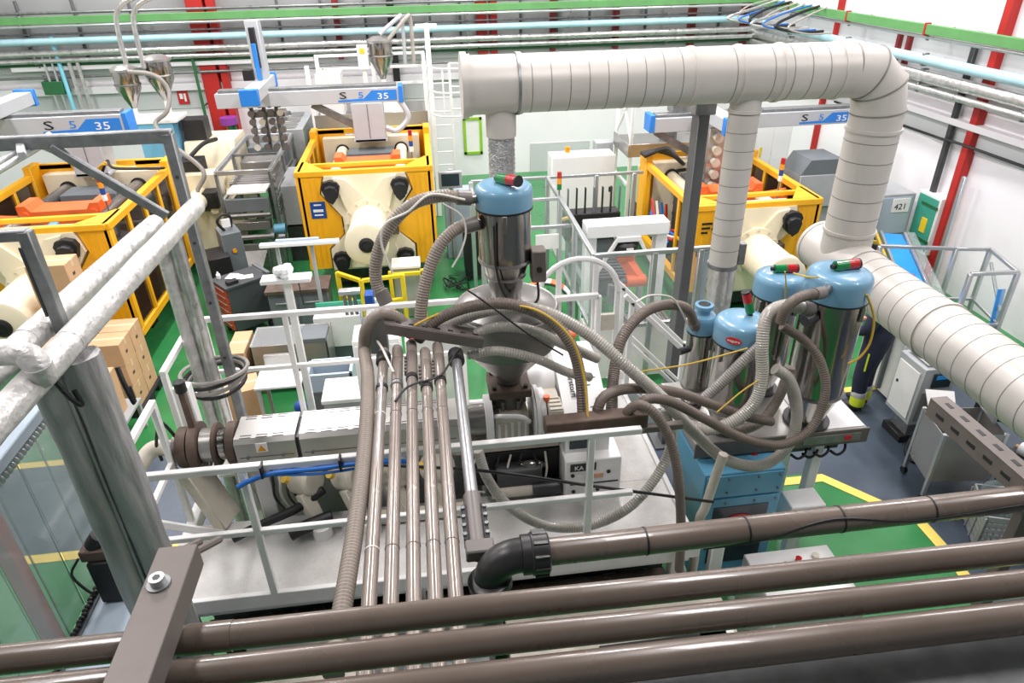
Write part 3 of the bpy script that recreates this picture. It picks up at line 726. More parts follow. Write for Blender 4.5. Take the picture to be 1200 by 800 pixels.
HX, HY = .49, 4.4
t = thing('vacuum_hopper', 'blue lidded steel vacuum loader on a wide conical hopper above the extruder', 'hopper', (HX, HY, 2.36))
lid(t, HX, HY, 3.79, .192, .15)
MB().lathe([(.18, 3.42), (.178, 3.78)], (HX, HY, 0), n=40).put('upper_body', 'chrome', t)
MB().lathe([(.184, 3.40), (.19, 3.41), (.184, 3.425)], (HX, HY, 0), n=40).put('clamp_ring', 'steel', t)
MB().lathe([(.1, 3.12), (.125, 3.24), (.14, 3.3), (.165, 3.4)], (HX, HY, 0), n=36).put('lower_body', 'chrome', t)
MB().lathe([(.14, 3.285), (.146, 3.295), (.14, 3.31)], (HX, HY, 0), n=36).put('clamp_ring', 'steel', t)
for a in (.6, 2.7, 4.6):
    B(HX+.185*math.cos(a)-.015, HX+.185*math.cos(a)+.015, HY+.185*math.sin(a)-.02, HY+.185*math.sin(a)+.02, 3.66, 3.78).put('latch', 'steel', t)
B(HX+.165, HX+.265, HY-.14, HY-.02, 3.27, 3.5).put('control_box', 'galv_dark', t)
MB().cyl((HX+.215, HY-.155, 3.37), (HX+.215, HY-.13, 3.37), .02, n=12).put('switch', 'black', t)
MB().tube(spline([(HX+.21, HY-.1, 3.28), (HX+.2, HY-.16, 3.15), (HX+.1, HY-.18, 3.12), (HX-.02, HY-.17, 3.2), (HX-.08, HY-.18, 3.4), (HX-.09, HY-.19, 3.72)], 8), .009, 6).put('cable', 'cable_black', t)
MB().cyl((HX-.19, HY-.03, 3.86), (HX-.3, HY-.05, 3.86), .036, n=16).put('inlet_spigot', 'steel', t)
MB().cyl((HX-.16, HY-.03, 3.68), (HX-.26, HY-.07, 3.67), .038, n=16).put('inlet_spigot', 'steel', t)
rlamp(t, (HX-.03, HY+.0, 3.97), (.5, -.75, .12), .2, .036)
# wide drum and cone
MB().lathe([(.36, 2.76), (.36, 3.04), (.352, 3.06), (.3, 3.09), (.16, 3.13), (.02, 3.14)], (HX, HY, 0), n=44).put('drum', 'steel', t)
MB().lathe([(.366, 3.03), (.374, 3.045), (.366, 3.06)], (HX, HY, 0), n=44).put('rim', 'steel', t)
MB().lathe([(.095, 2.42), (.1, 2.46), (.36, 2.765)], (HX, HY, 0), n=40).put('cone', 'steel', t)
MB().lathe([(.09, 2.36), (.09, 2.44)], (HX, HY, 0), n=24).put('neck', 'dark_steel', t)
B(HX-.16, HX+.16, HY-.15, HY+.15, 2.33, 2.4).put('flange_plate', 'rusty', t)
for sx in (-.12, .12):
    for sy in (-.11, .11): MB().cyl((HX+sx, HY+sy, 2.4), (HX+sx, HY+sy, 2.425), .016, n=6).put('flange_bolt', 'black', t)

def loader(px, py, Y, r, zbase, label, lamp=None, hl=.15, badge=False, neck=False, inlet=None):
    p = at(px, py, y=Y); zl = p.z-hl*.55
    t = thing('vacuum_loader', label, 'hopper', (p.x, Y, zbase))
    lid(t, p.x, Y, zl, r, hl)
    bl = zl-.014
    MB().lathe([(r*.94, zl-.72*(zl-zbase)), (r*.94, bl)], (p.x, Y, 0), n=36).put('body', 'chrome', t)
    MB().lathe([(r*.6, zbase), (r*.62, zbase+.1*(zl-zbase)), (r*.94, zl-.72*(zl-zbase))], (p.x, Y, 0), n=36).put('cone', 'chrome', t)
    zr = zl-.72*(zl-zbase)
    MB().lathe([(r*.96, zr-.015), (r*1.0, zr), (r*.96, zr+.015)], (p.x, Y, 0), n=36).put('clamp_ring', 'steel', t)
    MB().cyl((p.x, Y, zbase), (p.x, Y, zbase+.025), r*.78, n=28).put('base_flange', 'dark_steel', t)
    for a in (3.6, 5.2):
        B(p.x+r*.97*math.cos(a)-.014, p.x+r*.97*math.cos(a)+.014, Y+r*.97*math.sin(a)-.014, Y+r*.97*math.sin(a)+.014, zl-.14, zl-.02).put('latch', 'steel', t)
    if lamp: rlamp(t, (p.x+lamp[0], Y+lamp[1], zl+hl*1.06+lamp[2]), lamp[3:6], lamp[6], lamp[7])
    if badge:
        d = V((-.62, -.78, .06)).normalized(); X = V((0, 0, 1)).cross(d)*-1; X = V((-d.y, d.x, 0)).normalized()
        oval(t, V((p.x, Y, zl+hl*.36))+d*(r*1.0), X, X.cross(d)*-1, .06, .028, d, ts=.03)
    return t, p, zl
l4, p4, z4 = loader(983, 329, 4.38, .238, 1.76, 'largest blue lidded steel loader with a lying green and red lamp and silver inlet', lamp=(-.07, -.02, .03, .95, .1, 0, .2, .04), hl=.2)
ph_ = at(962, 343, y=4.12); MB().cyl(ph_, ph_.lerp(V((p4.x, 4.38, z4+.1)), .5), .034, n=14).put('inlet_spigot', 'steel', l4)
MB().cyl((p4.x-.2, 4.38-.1, z4-.12), (p4.x-.29, 4.38-.13, z4-.14), .05, n=14).put('outlet_spigot', 'dark_steel', l4)
l3, p3, z3 = loader(913, 330, 4.9, .2, 1.76, 'blue lidded steel loader with a lying lamp, behind the other two large loaders', lamp=(-.06, 0, .03, .95, -.12, 0, .19, .036), hl=.18)
l2, p2, z2 = loader(869, 383, 4.4, .205, 1.76, 'blue lidded steel loader with red oval badge and upright tilted lamp', lamp=(.06, .02, .02, -.3, .1, .95, .18, .034), hl=.18, badge=True)
l1, p1, z1 = loader(823, 376, 4.75, .115, 1.76, 'small blue lidded steel loader with a raised neck opening', hl=.15)
MB().lathe([(.055, z1+.13), (.055, z1+.2), (.075, z1+.205), (.075, z1+.235), (.05, z1+.24), (.046, z1+.2)], (p1.x, 4.75, 0), n=24).put('neck', 'lid_blue', l1)
MB().cyl((p1.x, 4.75, z1+.2), (p1.x, 4.75, z1+.236), .042, n=20).put('neck_opening', 'black', l1)
MB().cyl((p1.x-.1, 4.72, 2.35), (p1.x-.2, 4.68, 2.35), .03, n=12).put('side_valve', 'dark_steel', l1)
# tray and blue blender cabinet
t = thing('material_blender', 'blue metal blender cabinet with red badge under a stainless loader tray', 'cabinet', (2.4, 4.45, 0))
tx0, tx1, ty0, ty1 = 1.98, 3.47, 4.2, 5.12
B(tx0, tx1, ty0, ty1, 1.66, 1.755).put('tray', 'brushed', t)
B(tx0-.005, tx1+.005, ty0-.012, ty0+.004, 1.62, 1.765).put('tray_rim', 'galv_dark', t)
B(tx1-.5, tx1-.02, ty0+.03, ty1-.05, 1.755, 1.763, c=.002).put('tray_cover', 'white_clean', t)
B(2.9, 3.4, ty0-.02, ty0-.004, 1.65, 1.73).put('label_strip', 'galv', t); B(3.26, 3.32, ty0-.026, ty0-.01, 1.67, 1.715).put('red_label', 'sign_red', t)
cx0, cx1, cy0, cy1 = 2.0, 2.68, 4.0, 4.62
B(cx0, cx1, cy0, cy1, .45, 1.6).put('cabinet_body', 'cab_blue', t)
B(cx0+.02, cx1-.02, cy0-.014, cy0+.01, 1.36, 1.58).put('upper_panel', 'cab_blue', t)
dr = B(cx0+.02, cx1-.02, cy0-.02, cy0+.01, .5, 1.34).put('door', 'cab_blue', t)
B(cx0+.11, cx1-.1, cy0-.026, cy0-.01, .62, 1.26).put('window', 'screen_dark', dr)
oval(t, (2.34, cy0-.028, 1.13), (1, 0, 0), (0, 0, 1), .1, .04, (0, -1, 0), ts=.045)
for x in (cx0+.05, 2.2, 2.45, cx1-.05):
    for z in (1.3, 1.41, 1.55): MB().cyl((x, cy0-.028, z), (x, cy0-.01, z), .01, n=8).put('bolt', 'slate', t)
for x in (cx0+.06, cx1-.06):
    for y in (cy0+.08, cy1-.08): B(x-.04, x+.04, y-.04, y+.04, 0, .46).put('leg', 'white_paint', t)
MB().bar((3.1, 4.28, 0), (3.1, 4.28, 1.66), .09, .09).put('leg', 'white_paint', t); MB().bar((3.3, 5.0, 0), (3.3, 5.0, 1.66), .09, .09).put('leg', 'white_paint', t)
B(2.06, 3.3, 4.28, 4.55, 1.5, 1.66).put('slide_gate', 'dark_steel', t)
MB().cyl((2.5, 4.25, 1.58), (2.5, 4.18, 1.58), .035, n=14).put('knob', 'sign_red', t); MB().cyl((2.2, 4.24, 1.585), (2.2, 4.17, 1.585), .04, n=14).put('knob', 'lamp_red', t)
for i, x in enumerate((2.85, 2.95, 3.05, 3.2)): MB().tube(spline([(x, 4.24, 1.52), (x+.05, 4.2, 1.5), (x+.12, 4.22, 1.53), (x+.16, 4.3, 1.58)], 5), .012, 6).put('wiring', 'cable_black', t)
bx = thing('screen_box', 'small blue and white operator screen on a white post beside the blender', 'screen', (2.9, 3.98, 0))
MB().bar((2.94, 4.12, 0), (2.94, 4.12, .92), .08).put('post', 'white_paint', bx)
B(2.78, 3.08, 3.94, 4.16, .9, 1.2).put('housing', 'white_paint', bx); B(2.8, 3.06, 3.93, 3.95, .93, 1.16).put('screen', 'screen_dark', bx)

# ------------------------------------------------------------------ hoses
def hose(pts, r, m, label, name='suction_hose', pitch=.018, amp=.0035, cuffs=(False, False)):
    q = [at(a, b, **({'h': d[1]} if isinstance(d, tuple) else {'y': d})) if len((a, b)) == 2 else None for a, b, d in pts]
    t = thing(name, label, 'hose', tuple(min(q, key=lambda v: v.z)))
    MB().hose(q, r, pitch, amp).put('hose_body', m, t)
    for k, i, j in ((0, 0, 1), (1, -1, -2)):
        if cuffs[k]:
            d = (q[j]-q[i]).normalized(); MB().cyl(q[i]-d*.02, q[i]+d*.07, r*1.14, n=16).put('cuff', 'pvc_grey', t)
    return t, q
hose([(548, 232, 4.33), (515, 230, 4.3), (482, 240, 4.26), (455, 268, 4.22), (442, 300, 4.2), (441, 330, 4.18), (451, 352, 4.15)], .042, 'hose_taupe', 'brown ribbed hose arching from the tall loader past the cream cylinder', cuffs=(True, True))
hose([(556, 262, 4.33), (535, 268, 4.3), (515, 288, 4.25), (502, 320, 4.2), (495, 350, 4.15), (492, 385, 4.1)], .043, 'hose_taupe', 'brown ribbed hose dropping from the lower inlet of the tall loader', cuffs=(True, False))
hose([(482, 392, 4.0), (468, 374, 3.98), (446, 368, 3.95), (430, 384, 3.95), (427, 410, 3.97), (431, 445, ('h', 3.03)), (428, 520, ('h', 3.03)), (416, 620, ('h', 3.03)), (400, 720, ('h', 3.03)), (391, 790, ('h', 3.03))], .041, 'hose_taupe', 'brown ribbed hose looping over and running beside the row of brown pipes')
hose([(490, 398, 3.98), (510, 376, 3.96), (548, 360, 3.94), (595, 356, 3.92), (640, 372, 3.88), (668, 402, 3.81), (680, 442, 3.74), (684, 498, 3.6)], .04, 'hose_brown', 'brown ribbed hose with a yellow cable arching across the conical hopper')
hose([(522, 381, 4.07), (562, 366, 4.05), (600, 360, 4.07), (640, 366, 4.04), (690, 392, 3.94), (735, 430, 3.8), (780, 470, 3.76), (812, 505, 3.77), (850, 538, 3.8), (893, 545, 3.86), (925, 520, 3.94), (934, 480, 4.0), (925, 445, 4.02), (908, 432, 4.04)], .044, 'hose_clear', 'pale ribbed hose sweeping from the hopper and looping under the loaders')
hose([(545, 400, 3.97), (575, 384, 3.96), (620, 386, 3.96), (662, 404, 4.0), (700, 420, 4.06)], .036, 'hose_clear', 'pale ribbed hose stub in front of the hopper drum')
hose([(548, 416, 3.95), (585, 411, 3.93), (630, 421, 3.92), (665, 436, 3.94), (692, 442, 3.98)], .033, 'hose_clear', 'thin pale hose crossing the hopper cone')
hose([(814, 381, 4.68), (805, 362, 4.55), (780, 357, 4.4), (752, 368, 4.25), (728, 398, 4.09), (719, 440, 3.94), (717, 470, 3.76), (717, 498, 3.6)], .041, 'hose_brown', 'brown ribbed hose from the small loader down to the hose block', cuffs=(True, False))
hose([(700, 498, 3.6), (701, 478, 3.61), (712, 462, 3.66), (742, 455, 3.8), (790, 459, 3.91), (835, 474, 3.97), (875, 488, 3.98), (905, 494, 3.99)], .037, 'hose_brown', 'brown ribbed hose leaving the hose block towards the tray front')
hose([(748, 498, 3.58), (749, 482, 3.58), (758, 468, 3.59), (785, 470, 3.62), (825, 490, 3.68), (870, 513, 3.74), (915, 521, 3.81), (950, 502, 3.88), (967, 462, 3.95), (962, 425, 4.04), (944, 400, 4.12), (916, 382, 4.16)], .036, 'hose_brown', 'brown ribbed hose making the largest loop around the loaders')
hose([(733, 498, 3.57), (736, 482, 3.54), (750, 474, 3.5), (768, 486, 3.45), (785, 515, 3.41), (795, 560, 3.35), (798, 620, 3.32), (796, 668, 3.3)], .034, 'hose_brown', 'brown ribbed hose falling from the hose block to the platform edge')
hose([(962, 343, 4.12), (938, 348, 4.04), (922, 360, 4.01), (914, 378, 4.02)], .04, 'hose_brown', 'short brown ribbed hose on the silver inlet of the largest loader', cuffs=(True, False))
hose([(948, 362, 4.2), (920, 358, 4.15), (899, 370, 4.08), (893, 405, 3.99), (893, 440, 3.93), (885, 470, 3.88), (862, 492, 3.86), (830, 503, 3.88), (795, 495, 3.92)], .047, 'hose_clear', 'grey ribbed hose hanging in a J shape before the loaders', cuffs=(True, False))
hose([(892, 404, 4.15), (870, 424, 4.13), (848, 446, 4.12), (824, 468, 4.1)], .043, 'hose_grey', 'short straight grey hose slanting across the loader bodies')
hose([(926, 430, 4.17), (914, 462, 4.15), (896, 490, 4.1), (870, 503, 4.08), (838, 500, 4.07)], .042, 'hose_taupe', 'taupe hose curling low behind the hanging grey hose')
hose([(560, 528, 3.6), (572, 562, 3.55), (598, 594, 3.5), (640, 616, 3.52), (690, 616, 3.53), (735, 596, 3.5), (768, 560, 3.6), (786, 520, 3.7), (780, 480, 3.8)], .036, 'hose_clear', 'pale ribbed hose sagging in a wide bow above the white platform')
# hose block
t = thing('hose_manifold', 'dark dirty block holding five upright hoses on a steel bracket', 'manifold', tuple(at(695, 512, y=3.55)))
a = at(638, 500, y=3.55); b = at(757, 488, y=3.55)
MB().bar(a, b, .11, .11).put('block', 'rusty', t)
MB().bar(at(748, 503, y=3.6), at(800, 497, y=3.6), .05, .05).put('arm', 'galv_dark', t)
MB().bar(at(640, 508, y=3.5), at(700, 503, y=3.5), .13, .02).put('bracket', 'galv_dark', t)
for px in (684, 700, 717, 733, 748): MB().cyl(at(px, 504, y=3.58), at(px, 486, y=3.58), .04, n=14).put('socket', 'pvc_grey', t)
# thin cables and wires around the loaders
def wire(pts, r, m, label, n=8):
    q = [at(a, b, **({'h': d[1]} if isinstance(d, tuple) else {'y': d})) for a, b, d in pts]
    return MB().tube(spline(q, n), r, 6).put('cable', m, label=label, cat='cable', base=min(q, key=lambda v: v.z))
wire([(465, 392, 3.9), (520, 366, 3.95), (580, 357, 3.93), (630, 364, 3.84), (668, 395, 3.755), (684, 440, 3.68), (689, 488, 3.545)], .008, 'cable_yellow', 'yellow cable clipped along the arched brown hose')
wire([(545, 234, 4.26), (505, 228, 4.24), (478, 248, 4.2), (452, 262, 4.16), (447, 285, 4.15), (460, 320, 4.12)], .008, 'cable_white', 'white cable twisting round the hose beside the cream cylinder')
wire([(518, 238, 4.25), (540, 252, 4.26), (546, 272, 4.25), (540, 295, 4.22), (530, 313, 4.2)], .007, 'cable_white', 'white cable hanging loose between the two loader hoses')
wire([(752, 435, 4.0), (800, 428, 4.05), (833, 420, 4.08), (876, 408, 4.1)], .006, 'cable_yellow', 'pale yellow wire stretched in front of the small loader')
wire([(840, 483, 3.85), (870, 458, 3.9), (890, 445, 3.9)], .006, 'cable_yellow', 'yellow wire slanting across the brown hoses below the loaders')
wire([(930, 320, 4.6), (945, 324, 4.4), (958, 325, 4.2)], .007, 'cable_yellow', 'short yellow wire joining the two lids with lying lamps')
wire([(920, 318, 4.65), (921, 335, 4.66), (919, 360, 4.68)], .006, 'cable_yellow', 'yellow wire hanging down the rear loader lid')
wire([(1016, 345, 4.15), (1024, 372, 4.15), (1020, 400, 4.14), (1008, 418, 4.12), (994, 426, 4.12)], .009, 'cable_yellow', 'yellow and white cable loop hanging beside the largest loader')
wire([(805, 378, 4.58), (797, 362, 4.44), (786, 348, 4.36), (762, 346, 4.28), (745, 354, 4.2)], .007, 'cable_white', 'white cable above the small loader hose')
wire([(660, 416, 3.76), (620, 392, 3.84), (570, 355, 3.87), (548, 340, 3.9)], .006, 'cable_black', 'thin black cable slanting over the conical hopper')

wire([(400, 543, 3.52), (560, 551, 3.5), (700, 570, 3.48), (836, 588, 3.5)], .011, 'cable_black', 'long thin black rod running across below the hose block')
q_ = [at(848, 532, y=3.66), at(838, 560, y=3.66), at(826, 595, y=3.66), at(820, 608, y=3.68), at(816, 640, y=3.7)]
t = thing('tube_stand', 'cream bent tube stand in front of the blue cabinet side', 'stand', (q_[-1].x, q_[-1].y, 0))
MB().tube(spline(q_+[V((q_[-1].x, q_[-1].y, 0))], 6), .035, 10).put('bent_tube', 'cream_grey', t)
# ------------------------------------------------------------------ extruder
t = thing('extruder', 'horizontal extruder with vented steel barrel covers and a white gearbox', 'machine', (-.2, 4.4, 0))
EY0, EY1, EZ = 4.14, 4.46, 2.25
for (xa, xb) in ((-1.53, -1.1), (-1.07, .08)):
    cv = MB().prism([(0, 2.0), (0, EZ-.03), (.03, EZ), (.31, EZ), (.34, EZ-.03), (.34, 2.0)], (xa, EY0, 0), (0, 1, 0), (0, 0, 1), (xb-xa, 0, 0)).put('barrel_cover', 'brushed', t)
    sl = None; x = xa+.04
    while x < xb-.1:
        for yy in (EY0+.035, EY1-.05):
            for dy in (0, .028):
                if sl is None: sl = MB().box(xa+.04, xa+.12, EY0+.03, EY0+.04, EZ-.004, EZ+.002, c=.001).put('vent_slot', 'dark_steel', cv); x0_ = xa+.04
                else: share(sl, cv, (x-x0_, yy+dy-EY0-.035, 0))
        x += .115
    MB().bar((xa+.02, EY0-.003, 2.1), (xb-.02, EY0-.003, 2.1), .004, .004).put('cover_seam', 'galv_dark', cv)
    MB().cyl((xa+.08, EY0-.012, 2.1), (xa+.08, EY0, 2.1), .012, n=8).put('cover_screw', 'slate', cv); MB().cyl((xb-.1, EY0-.012, 2.1), (xb-.1, EY0, 2.1), .012, n=8).put('cover_screw', 'slate', cv)
    B(xa+.25, xa+.4, EY0-.006, EY0+.01, 2.0, 2.025).put('handle_slot', 'black', cv)
wp = B(-1.38, -1.3, EY0-.005, EY0+.002, 2.14, 2.22, c=.001).put('warning_plate', 'paper', t)
MB().prism([(-.03, -.025), (.03, -.025), (0, .028)], (-1.34, EY0-.005, 2.178), (1, 0, 0), (0, 0, 1), (0, -.003, 0)).put('warning_triangle', 'lamp_amber', wp)
MB().bar((-1.1, 4.3, 2.12), (-1.07, 4.3, 2.12), .26, .2).put('barrel', 'dark_steel', t)
MB().cyl((-2.0, 4.3, 2.13), (.4, 4.3, 2.13), .085, n=24).put('barrel', 'steel', t)
# die end flanges
for (xa, xb, r, m) in ((-1.6, -1.54, .16, 'rusty'), (-1.665, -1.62, .12, 'chrome'), (-1.7, -1.675, .16, 'rusty'), (-1.79, -1.71, .13, 'brushed'), (-1.86, -1.8, .18, 'rusty'), (-1.95, -1.88, .15, 'rusty')):
    MB().cyl((xa, 4.3, 2.13), (xb, 4.3, 2.13), r, n=30).put('die_flange', m, t)
for q in range(4): MB().bar((-1.79+.03*q, 4.16, 2.06), (-1.775+.03*q, 4.16, 2.06), .03, .02).put('flange_bolt', 'dark_steel', t)
MB().bar((-1.83, 4.3, 2.28), (-1.84, 4.32, 2.62), .045, .05).put('clamp_lever', 'rusty', t); MB().cyl((-1.84, 4.32, 2.6), (-1.84, 4.32, 2.68), .04, n=12).put('lever_knob', 'black', t)
MB().tube(spline([(-1.95, 4.28, 2.22), (-2.02, 4.27, 2.38), (-2.1, 4.27, 2.2), (-2.1, 4.27, 2.05)], 6), .012, 6).put('cable', 'cable_black', t)
MB().tube(spline([(-1.98, 4.3, 2.12), (-2.14, 4.3, 2.14), (-2.22, 4.22, 2.08), (-2.3, 4.15, 1.98)], 8), .06, 14).put('outlet_pipe', 'cream_grey', t)
MB().ball((-2.32, 4.12, 1.95), .1, 16, (1, 1, .9)).put('wrapped_valve', 'cream_grey', t); MB().cyl((-2.34, 4.1, 1.9), (-2.36, 4.06, 1.75), .08, n=14).put('valve_body', 'rusty', t)
# feed section
MB().cyl((.08, 4.3, 2.13), (.2, 4.3, 2.13), .12, n=28).put('feed_barrel', 'steel', t); MB().cyl((.2, 4.3, 2.13), (.29, 4.3, 2.13), .125, n=28).put('feed_barrel', 'steel', t)
MB().cyl((.29, 4.3, 2.12), (.345, 4.3, 2.12), .2, n=32).put('white_flange', 'white_paint', t)
B(.36, .62, 4.2, 4.58, 1.92, 2.2).put('throat_block', 'cream_grey', t)
MB().cyl((HX, HY, 2.18), (HX, HY, 2.335), .11, n=24).put('throat_neck', 'galv_dark', t)
for i in range(6):
    a = i*PI/3; MB().cyl((HX+.12*math.cos(a), HY+.12*math.sin(a), 2.2), (HX+.12*math.cos(a), HY+.12*math.sin(a), 2.28), .016, n=8).put('throat_bolt', 'galv', t)
for (xa, xb, r) in ((.655, .672, .21), (.675, .705, .225), (.71, .75, .2)): MB().cyl((xa, 4.33, 2.12), (xb, 4.33, 2.12), r, n=36).put('gear_flange', 'white_paint', t)
MB().cyl((.75, 4.36, 2.12), (.86, 4.36, 2.12), .17, n=24).put('shaft_housing', 'cream_grey', t)
mo = B(.76, .87, 4.1, 4.3, 2.15, 2.29).put('junction_box', 'cream_grey', t)
for i in range(4): MB().bar((.77, 4.12+.05*i, 2.295), (.86, 4.12+.05*i, 2.295), .015, .01).put('fin', 'cream_grey', mo)
B(.78, .86, 4.08, 4.1, 2.05, 2.14).put('gauge_window', 'screen_dark', t)
MB().cyl((.76, 4.25, 2.29), (.76, 4.25, 2.33), .025, n=10).put('orange_cap', 'orange', t)
MB().cyl((.66, 4.62, 2.2), (.9, 4.62, 2.2), .17, n=24).put('motor', 'white_paint', t)
# gearbox cabinet with sloped top
gb = MB().prism([(0, 1.55), (0, 2.18), (.5, 2.42), (.78, 2.42), (.78, 1.55)], (.88, 4.08, 0), (0, 1, 0), (0, 0, 1), (.34, 0, 0)).put('gearbox', 'white_paint', t)
sd = V((0, .5, .24)).normalized()
text('Berstorff', 'lettering', 'ink', V((.96, 4.08, 2.18))+sd*.46+V((0, -.01, .008)), -sd, (1, 0, 0), .066, gb, .002)
for q in range(7):
    o_ = V((1.04+.05*(q % 3), 4.08, 2.182))+sd*(.06+.065*q); MB().bar(o_, o_+V((.035, 0, 0)), .012, .004).put('print_mark', 'slate', gb)
B(1.0, 1.1, 4.072, 4.08, 2.08, 2.15, c=.001).put('yellow_label', 'safety_yellow', gb); B(.91, 1.05, 4.07, 4.08, 1.94, 2.03, c=.002).put('display', 'screen_dark', gb)
MB().cyl((.93, 4.07, 2.11), (.93, 4.085, 2.11), .014, n=10).put('screw', 'black', gb)
fr_ = B(.86, 1.3, 3.98, 4.6, 1.5, 1.9).put('gearbox_base', 'white_paint', t)
B(.9, 1.1, 3.972, 3.985, 1.8, 1.87, c=.002).put('black_label', 'black', fr_); text('KA', 'label_text', 'paper', (.93, 3.971, 1.815), (1, 0, 0), (0, 0, 1), .055, fr_, .001)
B(1.02, 1.16, 3.974, 3.985, 1.72, 1.76, c=.001).put('pink_label', 'skin', fr_); B(.9, 1.28, 3.974, 3.985, 1.665, 1.675, c=.001).put('seam', 'black', fr_)
for x, z in ((.92, 1.76), (1.2, 1.77), (.93, 1.6), (1.06, 1.6), (1.12, 1.6)): MB().cyl((x, 3.972, z), (x, 3.985, z), .016, n=10).put('screw', 'black', fr_)
# frame below the barrel
B(-1.5, .86, 4.2, 4.6, 1.88, 1.99).put('barrel_beam', 'cream_grey', t)
B(-1.5, 1.28, 4.5, 4.66, .3, 1.9).put('frame_panel', 'white_paint', t)
B(.15, .86, 4.2, 4.5, 1.55, 1.87).put('recess_shade', 'black', t)  # black block in place of the shaded hollow behind the drive parts
MB().cyl((.35, 4.16, 1.68), (.7, 4.16, 1.68), .1, n=20).put('drive_motor', 'dark_steel', t)
MB().cyl((.3, 4.08, 1.58), (.62, 4.08, 1.58), .05, n=14).put('hydraulic_cylinder', 'cream_grey', t); MB().cyl((.62, 4.08, 1.58), (.85, 4.08, 1.58), .06, n=14).put('coupling', 'dark_steel', t)
for x in (-1.42, -.5, .3, 1.2): B(x-.06, x+.06, 4.22, 4.34, 0, 1.9).put('frame_leg', 'white_paint', t)
B(-1.5, 1.28, 4.16, 4.64, .1, .3).put('frame_base', 'cream_grey', t)
MB().ball((.62, 4.17, 1.74), .1, 18, (1.3, .6, .6)).put('air_vessel', 'chrome', t)
random.seed(31)
for k in range(7):
    x = .2+.09*k; MB().tube(spline([(x, 4.18, 1.86), (x+random.uniform(-.06, .06), 4.12, 1.74), (x+random.uniform(-.1, .1), 4.1, 1.62), (x+.05, 4.14, 1.54)], 5), .009, 6).put('loom_cable', 'cable_black' if k % 3 else 'cable_white', t)
for k in range(5): B(.38+.05*k, .4+.05*k, 4.19, 4.2, 1.95, 2.15).put('cooling_rib', 'white_paint', t)
MB().tube(spline([(.36, 4.2, 2.22), (.42, 4.14, 2.26), (.55, 4.14, 2.24), (.62, 4.18, 2.16)], 6), .018, 8).put('water_hose', 'white_paint', t)
# tilted die stand at the left
MB().bar((-1.72, 4.16, 1.5), (-1.9, 4.22, 2.02), .22, .1).put('die_stand', 'cream_grey', t); MB().bar((-1.6, 4.5, 1.3), (-1.68, 4.5, 1.95), .1, .1).put('die_stand', 'white_paint', t)
for x in (-1.5, -1.42): MB().cyl((x, 4.75, 1.5), (x-.16, 4.5, 2.05), .035, n=10).put('guide_rod', 'white_paint', t)
# cooling blowers under the covers
for i, x in enumerate((-1.08, -.76, -.42, -.1)):
    bl = MB().lathe([(.105, -.09), (.11, -.08), (.11, .08), (.09, .1)], (x, 4.12, 1.86), (.75, -.5, .25), 22).put('blower', 'cream_grey', t)
    c_ = V((x, 4.12, 1.86))-V((.75, -.5, .25)).normalized()*.092
    MB().cyl(c_-V((.75, -.5, .25)).normalized()*.006, c_, .07, n=18).put('blower_intake', 'black', bl)
    MB().bar((x-.02, 4.05, 1.8), (x+.06, 3.97, 1.6), .1, .1).put('blower_duct', 'cream_grey', bl)
    MB().cyl((x-.1, 4.02, 1.96), (x-.12, 4.0, 1.99), .03, n=8).put('terminal', 'cable_yellow', bl)
for i in range(6):
    x = -1.32+.05*i; MB().tube(spline([(x, 4.18, 1.98), (x+.01, 4.1, 1.88), (x, 4.1, 1.74), (x+.04, 4.12, 1.6)], 5), .01, 6).put('heater_cable', ('cable_black', 'cable_white', 'rusty')[i % 3], t)
MB().tube(spline([(-1.62, 3.9, 1.56), (-1.4, 3.96, 1.62), (-1.15, 4.0, 1.7), (-.95, 4.06, 1.8)], 8), .034, 10).put('black_hose', 'cable_black', t)
MB().tube(spline([(-1.2, 3.86, 1.58), (-1.05, 3.9, 1.62), (-.9, 3.94, 1.64)], 8), .05, 10).put('black_hose', 'cable_black', t)
for x in (-.98, -.62): MB().cyl((x, 3.9, 1.5), (x, 3.9, 1.6), .07, n=18).put('oil_cup', 'white_paint', t)
B(-.72, .1, 3.92, 3.98, 1.52, 1.62).put('pipe_guard', 'cream_grey', t)

# ------------------------------------------------------------------ white service platform
t = thing('service_platform', 'white painted platform with tread plate deck around the extruder', 'platform', (-.2, 3.8, 0))
DZ_ = 1.5
B(-1.95, 1.7, 3.42, 4.14, DZ_-.03, DZ_).put('deck_plate', 'deck_plate', t); B(1.32, 1.7, 4.14, 5.42, DZ_-.03, DZ_).put('deck_plate', 'deck_plate', t); B(-1.95, 1.32, 4.72, 5.42, DZ_-.03, DZ_).put('deck_plate', 'deck_plate', t)
B(-1.96, 1.71, 3.38, 3.42, DZ_-.1, DZ_+.02).put('toe_board', 'white_paint', t); B(-2.03, -1.95, 3.38, 4.94, DZ_-.1, DZ_+.02).put('toe_board', 'white_paint', t); B(-2.03, -1.95, 5.1, 5.44, DZ_-.1, DZ_+.02).put('toe_board', 'white_paint', t); B(1.7, 1.74, 3.38, 5.44, DZ_-.1, DZ_+.02).put('toe_board', 'white_paint', t); B(-1.96, 1.71, 5.42, 5.46, DZ_-.1, DZ_+.02).put('toe_board', 'white_paint', t)
for x in (-1.9, -.3, 1.62):
    for y in (3.5, 5.34): B(x-.05, x+.05, y-.05, y+.05, 0, DZ_-.03).put('support_leg', 'white_paint', t)
MB().box(-1.95, 1.7, 3.44, 3.52, DZ_-.2, DZ_-.03).put('support_beam', 'white_paint', t)
B(-1.92, 1.68, 3.86, 3.9, 0, 1.42).put('underdeck_shade', 'dark_steel', t)  # dark sheet added to stand for the shade under the deck
